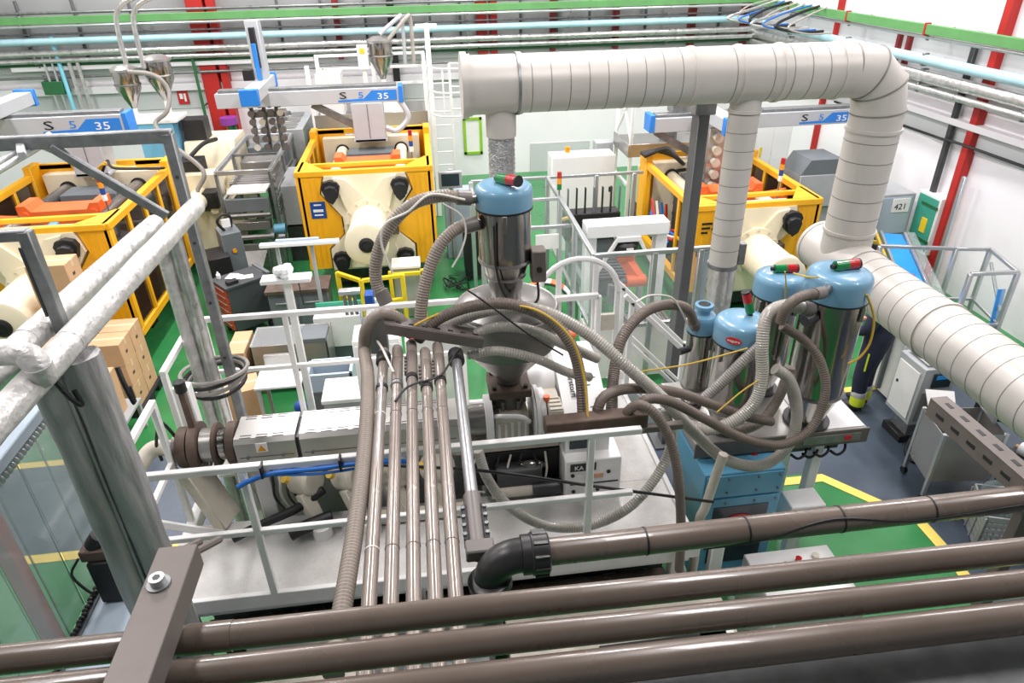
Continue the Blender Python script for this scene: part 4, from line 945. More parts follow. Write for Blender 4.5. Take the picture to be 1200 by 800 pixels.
MB().cyl((-1.85, 3.66, 1.2), (1.6, 3.66, 1.2), .085, n=18).put('foil_pipe', 'foil_pipe', t); MB().cyl((-1.85, 3.62, .95), (1.6, 3.62, .95), .07, n=18).put('brown_pipe', 'pvc_brown', t)
def rail(name, label, path, posts, tops=2.6, mids=2.08, w_=.045, base=1.5):
    r = thing(name, label, 'railing', (path[0][0], path[0][1], base))
    for a, b in zip(path, path[1:]):
        MB().bar((*a, tops), (*b, tops), w_, w_, ext=w_*.5).put('top_rail', 'white_paint', r)
        if mids: MB().bar((*a, mids), (*b, mids), w_*.85, w_*.85).put('mid_rail', 'white_paint', r)
    for p in posts: MB().bar((p[0], p[1], base), (p[0], p[1], tops-.02), w_, w_, up=(0, 1, 0)).put('post', 'white_paint', r)
    return r
rail('guard_rail', 'white railing in front of the extruder with a blue cable tied along it', [(-1.97, 3.4), (1.2, 3.4)], [(-1.95, 3.4), (-1.25, 3.4), (.9, 3.4)])
rail('guard_rail', 'white railing on the far edge of the extruder platform', [(-1.97, 5.42), (.78, 5.42)], [(-1.97, 5.42), (-1.3, 5.42), (.2, 5.42), (.76, 5.42)])
rail('guard_rail', 'short white railing at the platform end nearer the insulated post', [(-2.0, 3.46), (-2.0, 4.19)], [(-2.0, 4.19)])
rail('guard_rail', 'short white railing at the platform end beside the brown die flanges', [(-2.045, 4.6), (-2.045, 5.4)], [(-2.045, 4.6)])
B(-1.98, -1.86, 4.49, 4.58, 1.5, 2.52).put('gate_post', 'white_paint', label='thick white gate post between two short railings', cat='post')
MB().bar((-1.72, 4.02, 1.5), (-1.98, 3.66, 2.0), .05, .05).put('rail_brace', 'white_paint', label='slanting white brace under the railing beside the die stand', cat='brace')
bt = thing('blue_cable', 'bright blue cable tied along the white railing top', 'cable', (-.9, 3.38, 2.5))
MB().tube(spline([(-1.28, 3.36, 2.49), (-1.2, 3.36, 2.53), (-1.05, 3.36, 2.57), (-.8, 3.36, 2.57), (-.5, 3.36, 2.58), (-.2, 3.365, 2.55)], 8), .016, 8).put('cable_run', 'cable_blue', bt)
MB().tube(spline([(-1.05, 3.355, 2.56), (-.8, 3.35, 2.54), (-.55, 3.355, 2.55), (-.35, 3.36, 2.57)], 8), .009, 8).put('cable_run', 'cable_blue', bt)
for x in (-1.12, -.66): MB().bar((x, 3.37, 2.55), (x, 3.37, 2.635), .012, .07, up=(0, 1, 0)).put('cable_tie', 'black', bt)
# hooped gate and stair at the right end
t = thing('hooped_gate', 'white tubular arch with a small gate at the stair head', 'gate', (1.2, 5.42, 1.5))
arch = [(1.25+.36*math.cos(PI*(1-i/14)), 5.42, 2.58+.34*math.sin(PI*(1-i/14))) for i in range(15)]
MB().tube(arch, .026, 8).put('arch', 'white_paint', t)
for x, z in ((1.07, 2.86), (1.4, 2.88), (.89, 2.58), (1.61, 2.58)): MB().bar((x, 5.42, 1.5), (x, 5.42, z), .05, .03, up=(0, 1, 0)).put('upright', 'white_paint', t)
MB().bar((1.02, 5.36, 2.58), (1.42, 5.36, 2.58), .05).put('gate_bar', 'white_paint', t); MB().bar((1.42, 5.36, 1.55), (1.42, 5.36, 2.58), .05, up=(0, 1, 0)).put('gate_bar', 'white_paint', t); MB().bar((1.02, 5.36, 2.1), (1.42, 5.36, 2.1), .04).put('gate_bar', 'white_paint', t)
B(1.44, 1.58, 5.36, 5.4, 2.22, 2.38).put('lock_plate', 'cream_grey', t)
t = thing('steel_stair', 'white steel stair with handrails going down behind the loaders', 'stairs', (2.5, 5.6, 0))
for y in (5.48, 5.8):
    MB().bar((1.72, y, 1.46), (3.25, y, .02), .04, .16).put('stringer', 'white_paint', t)
    MB().bar((1.7, y, 2.5), (3.15, y, 1.0), .045).put('handrail', 'white_paint', t); MB().bar((1.75, y, 2.02), (3.12, y, .56), .035).put('mid_rail', 'white_paint', t)
    for k in (.02, .5, .98): x_ = 1.74+1.42*k; z_ = 1.46-1.4*k; MB().bar((x_, y, max(0, z_-.05)), (x_, y, z_+1.0), .045, up=(0, 1, 0)).put('post', 'white_paint', t)
for i in range(7):
    k = (i+.5)/7; x_ = 1.72+1.5*k; z_ = 1.5-1.42*k; B(x_-.1, x_+.12, 5.48, 5.8, z_-.03, z_).put('tread', 'deck_plate', t)
# ------------------------------------------------------------------ row of long brown pipes
PZ = 3.03
def X_at(px, py, h=PZ): return at(px, py, h=h).x
PLAB = ['brown pipe of the row under the arched hoses, with a black coupling nut', 'second brown pipe of the long row counted from the ribbed hose', 'middle brown pipe of the long row of five', 'fourth brown pipe of the long row counted from the ribbed hose', 'brown pipe of the long row next to the bare steel pipe']
for i, px in enumerate((439, 461, 484, 506, 527)):
    x = X_at(px, 597); yE = (3.78, 3.8, 3.86, 3.74, 3.8)[i]
    t = thing('conveying_pipe', PLAB[i], 'pipe', (x, 2.4, PZ-.032))
    MB().cyl((x, 1.0, PZ), (x, yE, PZ), .0315, n=20).put('pipe_run', 'pvc_light', t)
    if i == 0:
        MB().lathe([(.036, 0), (.047, .01), (.047, .09), (.04, .1)], (x, yE-.03, PZ), (0, 1, .1), 12).put('coupling_nut', 'pvc_black', t)
        MB().cyl((x, 1.0, PZ-.002), (x+.002, 3.55, PZ+.03), .012, n=8).put('side_tube', 'pvc_steel', t)
    else: MB().cyl((x, yE-.28, PZ), (x, yE-.02, PZ), .036, n=18).put('sleeve', 'pvc_light', t)
    MB().cyl((x, yE-.32, PZ), (x, yE-.29, PZ), .037, n=18).put('hose_clip', 'black' if i != 1 else 'galv', t)
    up = [(x, yE-.02, PZ), (x, yE+.08, PZ+.01), (x-.004, yE+.15, PZ-.02), (x-.006, yE+.2, PZ-.1)]
    MB().tube(spline(up, 5), .034, 14).put('end_bend', 'hose_taupe', t)
    if i in (2, 3, 4):
        for q in range(5): B(x-.045, x-.03, yE-.26+.04*q, yE-.24+.04*q, PZ-.005, PZ+.03).put('clip_lug', 'pvc_grey', t)
    for y in (3.2, 2.2): MB().cyl((x, y, PZ), (x, y+.006, PZ), .0335, n=16).put('cable_tie', 'cable_white' if i == 0 else 'pvc_grey', t)
# bare steel pipe
xs = X_at(555, 597)
t = thing('conveying_pipe', 'bare steel pipe ending in a grey clamp at the black elbow', 'pipe', (xs, 2.4, PZ-.04))
MB().cyl((xs, 2.12, PZ-.02), (xs, 3.78, PZ), .0315, n=20).put('pipe_run', 'pvc_steel', t)
MB().lathe([(.036, 0), (.052, .01), (.052, .05), (.046, .055), (.05, .06), (.05, .11), (.04, .12)], (xs, 3.7, PZ), (0, 1, 0), 16).put('coupling_nut', 'pvc_black', t)
MB().cyl((xs, 2.18, PZ-.025), (xs, 2.5, PZ-.02), .043, n=20).put('clamp_sleeve', 'pvc_grey', t)
for s in (-1, 1):
    B(xs+s*.045-.012, xs+s*.045+.012, 2.2, 2.42, PZ-.05, PZ+.01).put('clamp_ear', 'black', t)
    for q in range(4): MB().cyl((xs+s*.05, 2.23+.055*q, PZ+.0), (xs+s*.05, 2.23+.055*q, PZ+.018), .01, n=8).put('clamp_bolt', 'galv', t)
B(xs-.055, xs+.07, 2.1, 2.18, PZ-.03, PZ+.035).put('saddle_plate', 'pvc_grey', t)
t = thing('hose_support', 'slotted steel angle across the far ends of the brown pipes', 'bracket', tuple(at(500, 385, y=3.95)))
a = at(450, 374, y=3.95); b = at(565, 392, y=3.95)
MB().bar(a, b, .12, .012).put('angle_leg', 'galv_dark', t); d_ = V((0, -.06, -.035)); MB().bar(a+d_, b+d_, .012, .07).put('angle_leg', 'galv_dark', t)
for k in range(7): c_ = a.lerp(b, .12+.13*k)+V((0, -.025, .008)); MB().bar(c_, c_+(b-a).normalized()*.035, .014, .004).put('slot', 'black', t)
cbx = at(443, 396, y=4.06); B(cbx.x-.055, cbx.x+.065, 4.0, 4.11, cbx.z-.09, a.z+.004).put('terminal_box', 'grey_paint', label='small grey box beside the black coupling nut of the pipe row', cat='box')
wire([(441, 398, 4.0), (444, 402, 3.9), (450, 412, ('h', 3.1)), (461, 436, ('h', 3.078))], .008, 'cable_white', 'short white cable from the small grey box')
wire([(540, 408, 3.7), (530, 420, 3.68), (515, 440, ('h', 3.075)), (480, 452, ('h', 3.073)), (463, 470, ('h', 3.072))], .007, 'cable_black', 'black cable lying across the brown pipe row')
# ------------------------------------------------------------------ lateral collector pipe with black elbow
LZ = 3.08; LY = at(700, 640, h=LZ).y
t = thing('collector_pipe', 'thick brown pipe with a black elbow and cable ties above the green floor', 'pipe', (1.4, LY, LZ-.06))
ex = at(575, 660, h=LZ).x
MB().cyl((ex+.24, LY, LZ), (2.575, LY, LZ), .058, n=28).put('pipe_run', 'pvc_brown', t)
pts = [V((ex+.16, LY, LZ))]+[V((ex+.12-.12*math.sin(a), LY, LZ-.12+.12*math.cos(a))) for a in [PI/2*k/8 for k in range(9)]]+[V((ex, LY, LZ-.14))]
MB().tube(pts, .072, 24).put('elbow', 'pvc_black', t)
nut = MB().lathe([(.07, 0), (.084, .004), (.084, .04), (.09, .045), (.09, .11), (.078, .118), (.066, .12)], (ex+.13, LY, LZ), (1, 0, 0), 28).put('coupling_nut', 'pvc_black', t)
for i in range(10):
    a = 2*PI*i/10; MB().bar((ex+.18, LY+.09*math.cos(a), LZ+.09*math.sin(a)), (ex+.24, LY+.088*math.cos(a), LZ+.088*math.sin(a)), .018, .012).put('grip_rib', 'pvc_black', nut)
MB().cyl((ex, LY, LZ-.55), (ex, LY, LZ-.14), .045, n=18).put('down_pipe', 'pvc_grey', t)
MB().lathe([(.08, -.03), (.095, -.025), (.095, .01), (.08, .02)], (ex-.005, LY, LZ-.13), (-.1, .1, 1), 28).put('collar', 'pvc_black', t)
for px in (757, 877, 990, 1099): q = at(px, 640-(px-700)*.09, h=LZ+.02).x; MB().cyl((q, LY, LZ), (q+.008, LY, LZ), .0605, n=24).put('cable_tie', 'black', t)
MB().tube(spline([(1.05, LY-.03, LZ-.055), (1.3, LY-.058, LZ-.01), (1.62, LY-.04, LZ+.045), (2.0, LY-.06, LZ+.0), (2.5, LY-.058, LZ+.02)], 8), .006, 6).put('cable', 'cable_black', t)
# slotted strut on the right
t = thing('slotted_strut', 'grey slotted steel strut running over the crate to the thick brown pipe', 'strut', (2.6, 2.3, 3.05))
sx = 2.6; sw = .095
B(sx-sw/2, sx+sw/2, 1.2, 2.72, 3.16, 3.17, c=.002).put('top_face', 'galv_dark', t); B(sx-sw/2, sx-sw/2+.008, 1.2, 2.72, 3.06, 3.165, c=.002).put('side_face', 'galv_dark', t); B(sx+sw/2-.008, sx+sw/2, 1.2, 2.72, 3.06, 3.165, c=.002).put('side_face', 'galv_dark', t)
for k in range(12):
    y = 2.66-.115*k
    B(sx-.012, sx+.012, y-.05, y, 3.164, 3.172, c=.002).put('slot', 'black', t); B(sx-sw/2-.002, sx-sw/2+.004, y-.07, y-.01, 3.1, 3.125, c=.002).put('slot', 'black', t)
B(sx-.03, sx+.03, LY-.03, LY+.03, 2.0, 3.16).put('hanger', 'galv_dark', t)
# ------------------------------------------------------------------ three foreground pipes, ledge, bracket
FL = ['brown foreground pipe furthest from the grey ledge', 'middle one of three brown foreground pipes', 'thickest brown foreground pipe right above the grey ledge']
for i, (py, h, r, lb) in enumerate(((709, 3.95, .0325, FL[0]), (748, 3.94, .032, FL[1]), (793, 3.92, .038, FL[2]))):
    a = at(600, py, h=h)
    a0 = at(100, py+49*(1 if i < 2 else 1.1), h=h); sl = (a0.y-a.y)/(a0.x-a.x)*.6
    t = thing('foreground_pipe', lb, 'pipe', (a.x, a.y, h-r))
    xl, xr = -1.7, 2.2
    MB().cyl((xl, a.y+sl*(xl-a.x), h), (xr, a.y+sl*(xr-a.x), h), r, n=32).put('pipe_run', 'pvc_brown', t)
    if i == 0: q = -.62; MB().cyl((q, a.y+sl*(q-a.x), h), (q+.1, a.y+sl*(q+.1-a.x), h), r*1.06, n=32).put('sleeve', 'pvc_brown', t)
lg = thing('steel_ledge', 'dusty grey steel ledge below the three foreground pipes', 'beam', (.8, .8, 3.6))
B(-.1, 2.4, .5, at(900, 776, h=3.82).y+.01, 3.74, 3.82).put('top_plate', 'galv', lg); B(-.1, 2.4, .5, .53, 3.55, 3.75).put('web', 'galv', lg)
MB().cyl((.86, .6, 3.82), (.86, .6, 3.824), .008, n=10).put('hole', 'black', lg)
t = thing('mounting_bracket', 'bolted grey steel channel lying across the foreground pipes', 'bracket', (-.66, 1.0, 3.95))
bxm = -.665; bz = 4.06
B(bxm-.045, bxm+.045, .6, 1.29, bz-.006, bz, c=.002).put('channel_face', 'galv_dark', t); B(bxm+.039, bxm+.045, .6, 1.29, bz-.07, bz-.003, c=.002).put('channel_flange', 'galv_dark', t); B(bxm-.045, bxm-.039, .6, 1.29, bz-.07, bz-.003, c=.002).put('channel_flange', 'galv_dark', t)
p = at(186, 684, h=bz)
MB().cyl((p.x, p.y, bz), (p.x, p.y, bz+.004), .026, n=20).put('washer', 'galv', t); hb_ = MB().cyl((p.x, p.y, bz+.004), (p.x, p.y, bz+.022), .017, n=20).put('bolt', 'alu', t); MB().cyl((p.x, p.y, bz+.019), (p.x, p.y, bz+.0225), .009, n=6).put('socket', 'dark_steel', hb_)
for dx in (-.02, .03): MB().cyl((bxm+dx, 1.29, bz-.03), (bxm+dx+.01, 1.42, bz-.12), .01, n=8).put('stud', 'galv_dark', t)
# ------------------------------------------------------------------ insulated pipes and posts on the left
def insul(path, r, lab, m='foil_white', ends=(True, True)):
    t = thing('insulated_pipe', lab, 'pipe', tuple(min((V(p) for p in path), key=lambda v: v.z)))
    pts = resample(spline(path, 10), .05); random.seed(len(lab))
    MB().wrinkled(pts, r, 30, .06, len(lab)).put('cladding', m, t, ang=60)
    k = 8
    while k < len(pts)-2:
        d = (pts[k+1]-pts[k]).normalized(); MB().cyl(pts[k]-d*.008, pts[k]+d*.008, r*1.03, n=22).put('joint_band', m, t); k += 14
    return t
A0, A1 = at(0, 490, h=3.72), at(228, 243, h=3.72); A1.y = 4.98; A2 = A0+(A0-A1).normalized()*1.2
insul([A2, A0, A0.lerp(A1, .5), A1], .064, 'white foil wrapped pipe lying over the insulated post')
B0, B1 = at(0, 440, h=3.72), at(190, 262, h=3.72); B0.x -= .05; B1.x -= .045; B2 = B0+(B0-B1).normalized()*1.5
insul([B2, B0, B0.lerp(B1, .5), B1], .064, 'white foil wrapped pipe on the far side of its twin')
insul([at(-60, 415, h=3.86), at(0, 413, h=3.86), at(28, 414, h=3.86), at(44, 428, h=3.82), at(50, 442, h=3.74)], .055, 'short foil wrapped elbow joining the twin pipes from the side')
t = thing('insulated_post', 'tall grey foil clad double post under the twin insulated pipes', 'post', (-1.69, 3.0, 0))
for k, (dx, r) in enumerate(((-.15, .085), (.0, .09))):
    zz = [i*.06 for i in range(62)]; random.seed(k)
    MB().wrinkled([V((-1.69+dx, 3.0+.02*k, z)) for z in zz], r, 36, .12, k+3).put('clad_pipe', 'foil_grey', t, ang=60)
MB().bar((-1.76, 2.95, .1), (-1.76, 2.95, 3.5), .014, .02, up=(0, 1, 0)).put('cladding_seam', 'foil_grey', t)
MB().tube(spline([(-1.74, 2.86, 3.62), (-1.71, 2.87, 3.52), (-1.69, 2.9, 3.46), (-1.7, 2.9, 3.54)], 6), .012, 8).put('strap', 'black', t); MB().tube(spline([(-1.52, 2.98, 3.6), (-1.5, 2.95, 3.52), (-1.48, 2.94, 3.42), (-1.49, 2.96, 3.5)], 6), .012, 8).put('strap', 'black', t)
t = thing('insulated_post', 'pair of slim foil wrapped drop pipes behind the platform railing', 'pipe', (-1.95, 5.02, 0))
for k, dx in enumerate((-.015, .09)):
    zz = [i*.07 for i in range(52)]
    MB().wrinkled([V((-1.95+dx, 5.02, z)) for z in zz], .05, 24, .06, k+9).put('clad_pipe', 'foil_white' if k == 0 else 'foil_pipe', t)
# galvanised strut frames
t = thing('support_frame', 'galvanised steel strut frame with diagonal brace before the robot column', 'frame', (-1.76, 5.12, 0))
MB().bar((-1.76, 5.14, 0), (-1.76, 5.14, 4.2), .075, .075, up=(0, 1, 0)).put('post', 'galv', t)
MB().bar((-1.73, 5.14, 4.18), (-3.6, 5.14, 4.18), .07, .09).put('crossbar', 'galv', t); MB().bar((-2.52, 5.1, 4.15), (-1.9, 5.1, 3.62), .05, .06).put('diagonal', 'galv', t)
for z in (3.9, 3.4, 2.9, 2.4): MB().cyl((-1.76, 5.1, z), (-1.76, 5.095, z), .012, n=10).put('bolt_hole', 'dark_steel', t)
for y0_, y1_ in ((198, 165), (188, 158)): MB().cyl(at(-40, y0_+24, h=4.12), at(58, y1_, h=4.12), .022, n=10).put('side_tube', 'alu', t)
MB().bar(at(26, 182, h=4.16), at(24, 168, h=4.16), .05, .05).put('tube_clamp', 'alu', t)
t = thing('strut_bracket', 'dark galvanised strut bracket standing over the twin insulated pipes', 'frame', (-1.815, 3.2, 3.62))
MB().bar((-1.815, 3.2, 3.62), (-1.815, 3.2, 4.22), .055, .06, up=(0, 1, 0)).put('upright', 'galv', t); MB().bar((-1.8, 3.2, 4.2), (-2.7, 3.2, 4.2), .055, .05).put('crossbar', 'galv', t); MB().bar((-1.845, 3.17, 3.8), (-1.845, 3.17, 4.15), .012, .01, up=(0, 1, 0)).put('channel_lip', 'dark_steel', t)
# ------------------------------------------------------------------ clear screen on the left
t = thing('clear_screen', 'clear plastic strip screen hanging on a chain rail beside the insulated post', 'screen', (-2.3, 2.9, 1.8))
SX = -2.3
for k in range(9):
    y0 = 1.7+.215*k; B(SX-.003+.004*(k % 2), SX+.002+.004*(k % 2), y0, y0+.21, 1.82, 2.95, c=.0005).put('plastic_strip', 'clear_sheet', t)
    MB().bar((SX-.006, y0+.212, 1.82), (SX-.006, y0+.212, 2.95), .006, .004, up=(0, 1, 0)).put('strip_edge', 'slate', t)
B(SX-.03, SX+.03, 1.6, 3.72, 3.0, 3.07).put('top_rail', 'blue_grey', t)
for k in range(52):
    y0 = 1.7+.038*k
    if k == 0: lk = MB().ball((SX+.01, y0, 2.965), .026, 10, (1, .5, 1)).put('chain_link', 'alu', t)
    else: share(lk, t, (0, .038*k, 0))
for k in range(40):
    if k == 0: ck = MB().ball((SX+.03, 2.3, 1.83), .02, 8, (1, .8, .8)).put('chain_link', 'black', t)
    else: share(ck, t, (.004*((k*7) % 3-1), .028*k, 0))
t = thing('machine_cover', 'pale blue grey machine cover at the foot of the clear screen', 'cabinet', (-2.08, 2.9, 0))
B(-2.28, -1.94, 2.2, 3.36, 0, 1.8).put('cover', 'blue_grey', t); B(-2.29, -2.24, 2.2, 3.36, 1.8, 1.815).put('edge_strip', 'slate', t)
t = thing('black_motor', 'black motor unit with wiring between the clear screen and insulated post', 'motor', (-2.12, 3.3, 1.81))
B(-2.2, -2.05, 3.2, 3.36, 1.81, 2.14).put('housing', 'black', t); B(-2.23, -2.08, 3.22, 3.36, 2.14, 2.22).put('gearbox', 'rusty', t); MB().cyl((-2.16, 3.28, 2.22), (-2.1, 3.28, 2.3), .05, n=12).put('cap', 'black', t)
MB().tube(spline([(-2.22, 3.2, 2.2), (-2.28, 3.18, 2.1), (-2.25, 3.18, 1.98), (-2.2, 3.18, 1.9)], 6), .008, 6).put('cable', 'cable_black', t)
p = at(22, 672, y=3.5); B(p.x-.05, p.x+.05, 3.45, 3.55, 0, 2.9).put('red_post', 'red_steel', label='dark red post standing behind the clear screen', cat='post')
t = thing('valve_cabinet', 'grey box with a yellow warning triangle behind the insulated post', 'box', (-2.15, 3.9, 0))
B(-2.32, -2.04, 3.5, 3.82, 1.3, 1.62).put('body', 'grey_paint', t); B(-2.3, -2.06, 3.6, 3.8, 0, 1.3).put('stand', 'white_paint', t); MB().prism([(-.04, -.03), (.04, -.03), (0, .04)], (-2.2, 3.498, 1.5), (1, 0, 0), (0, 0, 1), (0, -.003, 0)).put('warning_triangle', 'lamp_amber', t)
for x in (-2.24, -2.12): MB().cyl((x, 3.5, 1.38), (x, 3.44, 1.38), .03, n=10).put('cable_gland', 'black', t)

random.seed(8)
t = thing('cable_strap', 'tangle of grey straps tied round the platform corner post', 'strap', (-1.85, 5.2, 2.0))
for k in range(4):
    MB().tube([V((-1.86+(.225+.012*k)*math.cos(2*PI*i/24), 5.08+(.225+.012*k)*math.sin(2*PI*i/24), 2.2+.035*k+.03*math.sin(2*PI*i/24+k))) for i in range(25)], .017, 7).put('strap_loop', 'hose_grey' if k % 2 else 'cable_black', t)
# ------------------------------------------------------------------ cardboard boxes
BW, BD, BH = .46, .36, .315
def carton(x, y, z, lab, grp, w_=BW, d_=BD, h_=BH, rz=0.):
    t = thing('cardboard_box', lab, 'box', (x, y, z), rz, grp, local=True)
    MB().box(-w_/2+.002, w_/2-.002, -d_/2+.002, d_/2-.002, .001, h_-.001, c=.004).put('carton', 'cardboard', t)
    B(-w_/2, w_/2, -.025, .025, h_-.002, h_+.001, c=.0005).put('tape', 'card_tape', t); B(w_/2-.002, w_/2+.0005, -.025, .025, h_*.72, h_, c=.0003).put('tape', 'card_tape', t)
    B(w_/2-.001, w_/2+.001, -.06, .0, h_*.4, h_*.52, c=.0003).put('print_mark', 'rusty', t)
    return t
t = thing('pallet', 'black plastic pallet under the cardboard box stack', 'pallet', (-4.4, 8.3, 0))
B(-4.9, -3.9, 7.9, 8.7, .11, .15).put('deck', 'pallet_black', t)
for x in (-4.82, -4.4, -3.98):
    for y in (7.98, 8.3, 8.62): B(x-.07, x+.07, y-.07, y+.07, 0, .11).put('block', 'pallet_black', t)
LAY = ['bottom', 'second', 'third', 'fourth', 'fifth', 'topmost']
for col in (0, 1):
    for row in (0, 1):
        for k in range(6 if (col == 0 and row == 1) else 3):
            x = -4.64+.475*col; y = 8.1+.37*row; z = .15+BH*k+.0
            if k < 3: lb = '%s layer cardboard box on the pallet, %s, %s column' % (LAY[k], ('walkway side', 'yellow machine side')[row], ('inner', 'aisle')[col])
            else: lb = '%s cardboard box of the tall column on the black pallet' % LAY[k]
            carton(x, y, z, lb, 'cardboard boxes on the black pallet')
t = thing('low_table', 'low grey metal table holding two cardboard boxes', 'table', (-4.1, 7.42, 0))
B(-4.5, -3.8, 7.1, 7.75, .38, .42).put('table_top', 'grey_paint', t)
for x in (-4.46, -3.84):
    for y in (7.14, 7.71): B(x-.025, x+.025, y-.025, y+.025, 0, .38).put('leg', 'grey_paint', t)
carton(-4.1, 7.36, .42, 'lower cardboard box of two on the low grey table', 'cardboard boxes on the low table', .42, .4, .3); carton(-4.1, 7.36, .721, 'upper open cardboard box of two on the low grey table', 'cardboard boxes on the low table', .42, .4, .28)
# ------------------------------------------------------------------ control console and tool trolley
t = thing('control_console', 'grey and black control console with a hand pendant behind the yellow guard', 'console', (-4.3, 13.0, 0), .0)
t.location = (-3.55, 11.25, 0); _reg(t, (0, 0, 0)); t.rotation_euler = (0, 0, math.radians(25))
B(-.22, .12, -.35, .2, .12, .95).put('black_cabinet', 'black', t); B(.08, .4, -.15, .3, .05, 1.25).put('grey_cabinet', 'slate', t)
B(-.24, .42, -.37, .32, .04, .13).put('base', 'trolley_grey', t)
for k in range(4): B(.06, .085, -.3, -.02, .3+.14*k, .41+.14*k).put('drawer', 'slate', t)
for x in (-.18, .36):
    for y in (-.3, .25): MB().cyl((x-.02, y, .035), (x+.02, y, .035), .035, n=10).put('castor', 'black', t)
MB().tube(spline([(.18, .05, 1.25), (.1, .02, 1.42), (.2, .04, 1.52), (.32, .08, 1.45), (.3, .06, 1.28)], 6), .025, 8).put('pendant_loop', 'black', t); B(.16, .3, .03, .07, 1.3, 1.44).put('pendant_screen', 'paper', t)
MB().cyl((.24, -.155, .95), (.24, -.18, .95), .035, n=12).put('emergency_knob', 'lamp_amber', t)
t = thing('tool_trolley', 'dark grey tool trolley with red drawers and papers on top', 'trolley', (-3.02, 10.2, 0), math.radians(38), local=True)
B(-.3, .34, -.24, .24, .14, .86).put('body', 'trolley_grey', t)
for k in range(6):
    d = B(-.325, -.295, -.22, .22, .17+.115*k, .27+.115*k).put('drawer', 'trolley_orange', t); MB().bar((-.335, -.18, .255+.115*k), (-.335, .18, .255+.115*k), .012, .012).put('drawer_handle', 'alu', d)
B(-.33, .36, -.26, .26, .86, .9).put('top_tray', 'trolley_grey', t); MB().bar((.39, -.24, .92), (.39, .24, .92), .06, .04).put('push_handle', 'slate', t)
for x in (-.24, .28):
    for y in (-.19, .19): MB().cyl((x-.02, y, .06), (x+.02, y, .06), .06, n=12).put('castor', 'black', t); B(x-.025, x+.025, y-.03, y+.03, .09, .15).put('castor_fork', 'dark_steel', t)
TM = Matrix.Translation((-3.02, 10.2, 0)) @ Matrix.Rotation(math.radians(38), 4, 'Z')
def moved(mb, M):
    mb.v = [M @ p for p in mb.v]; return mb
for k, (x, y, rz_, lb) in enumerate(((.0, .02, .3, 'lowest white paper sheet on the tool trolley'), (.1, -.08, -.4, 'middle white paper sheet on the tool trolley'), (-.05, .1, .7, 'topmost white paper sheet on the tool trolley'))):
    moved(B(-.1, .1, -.07, .07, .9+.004*k, .904+.004*k, c=.001), TM @ Matrix.Translation((x, y, 0)) @ Matrix.Rotation(rz_, 4, 'Z')).put('paper_sheet', 'paper', label=lb, cat='paper', group='papers on the tool trolley')
moved(B(-.25, -.08, -.2, -.1, .9, .96), TM).put('tool_case', 'black', label='small black case on the tool trolley top', cat='case')
moved(MB().lathe([(.03, 0), (.034, .01), (.034, .07), (.014, .09), (.014, .11)], (-.22, .18, .9), n=12), TM).put('bottle', 'white_clean', label='small white bottle on the tool trolley corner', cat='bottle')
# ------------------------------------------------------------------ stainless conveyor between the two left machines
t = thing('stainless_conveyor', 'stainless steel conveyor line with rollers and a covered tank', 'conveyor', (-3.0, 13.9, 0))
cx0, cx1, cy0, cy1, cz = -3.68, -2.76, 12.55, 15.25, 1.88
for x in (cx0, cx1):
    MB().bar((x, cy0, cz), (x, cy1, cz), .06, .08).put('side_rail', 'alu', t); MB().bar((x, cy0, 1.35), (x, cy1, 1.35), .05, .06).put('side_rail', 'alu', t)
    for y in (cy0, 13.9, cy1): MB().bar((x, y, 0), (x, y, cz), .06, .06, up=(0, 1, 0)).put('post', 'galv', t)
MB().bar((cx0, cy0, cz), (cx1, cy0, cz), .06, .08).put('end_rail', 'alu', t); MB().bar((cx0, cy1, cz), (cx1, cy1, cz), .06, .08).put('end_rail', 'alu', t); MB().bar((cx0, 13.75, cz), (cx1, 13.75, cz), .03, .05).put('cross_rail', 'galv', t)
B(cx0+.05, cx1-.05, cy0+.6, cy1-.1, 1.35, 1.4).put('trough', 'brushed', t); B(cx0+.1, cx1-.08, 13.9, 14.4, 1.4, 1.7).put('inner_box', 'brushed', t); B(cx0+.1, cx1-.08, 14.7, 15.1, 1.4, 1.78).put('inner_box', 'slate', t)
for k in range(4): MB().cyl((cx0+.08, 13.0+.14*k, 1.55), (cx1-.08, 13.0+.14*k, 1.55), .04, n=12).put('roller', 'steel', t)
B(cx0+.12, cx1-.12, cy0-.05, cy0+.5, 1.5, 1.54).put('white_tray', 'paper', t)
B(cx0+.05, cx1-.1, cy0-.08, cy0+.0, 1.18, 1.42).put('front_panel', 'slate', t); MB().cyl((cx0+.06, cy0-.1, 1.12), (cx1-.1, cy0-.1, 1.12), .045, n=12).put('roller', 'steel', t)
B(cx0+.08, cx1-.15, cy0-.06, cy0+.1, .82, .98).put('front_panel', 'brushed', t); MB().cyl((cx0+.05, cy0-.14, .72), (cx1-.15, cy0-.14, .72), .05, n=12).put('roller', 'steel', t)
for x in (cx0+.05, cx1-.12): MB().cyl((x-.03, cy0-.14, .72), (x+.03, cy0-.14, .72), .08, n=14).put('bearing', 'galv', t)
MB().cyl((cx1-.08, cy0-.1, .84), (cx1+.12, cy0-.1, .84), .09, n=16).put('motor', 'cab_blue', t); MB().cyl((cx1-.02, cy0-.14, .7), (cx1+.1, cy0-.14, .7), .07, n=14).put('gearbox', 'galv', t)
for k in range(6): MB().bar((cx1+.06, cy0-.02, 1.7-.12*k), (cx1+.06, cy0+.85, 1.74-.12*k), .03, .06).put('guide_bar', 'galv', t)
MB().prism([(-.28, 0), (.28, 0), (.22, -.35), (-.22, -.35)], (cx0+.42, cy0-.25, .62), (1, 0, 0), (0, 0, 1), (0, .04, 0)).put('chute_back', 'brushed', t)
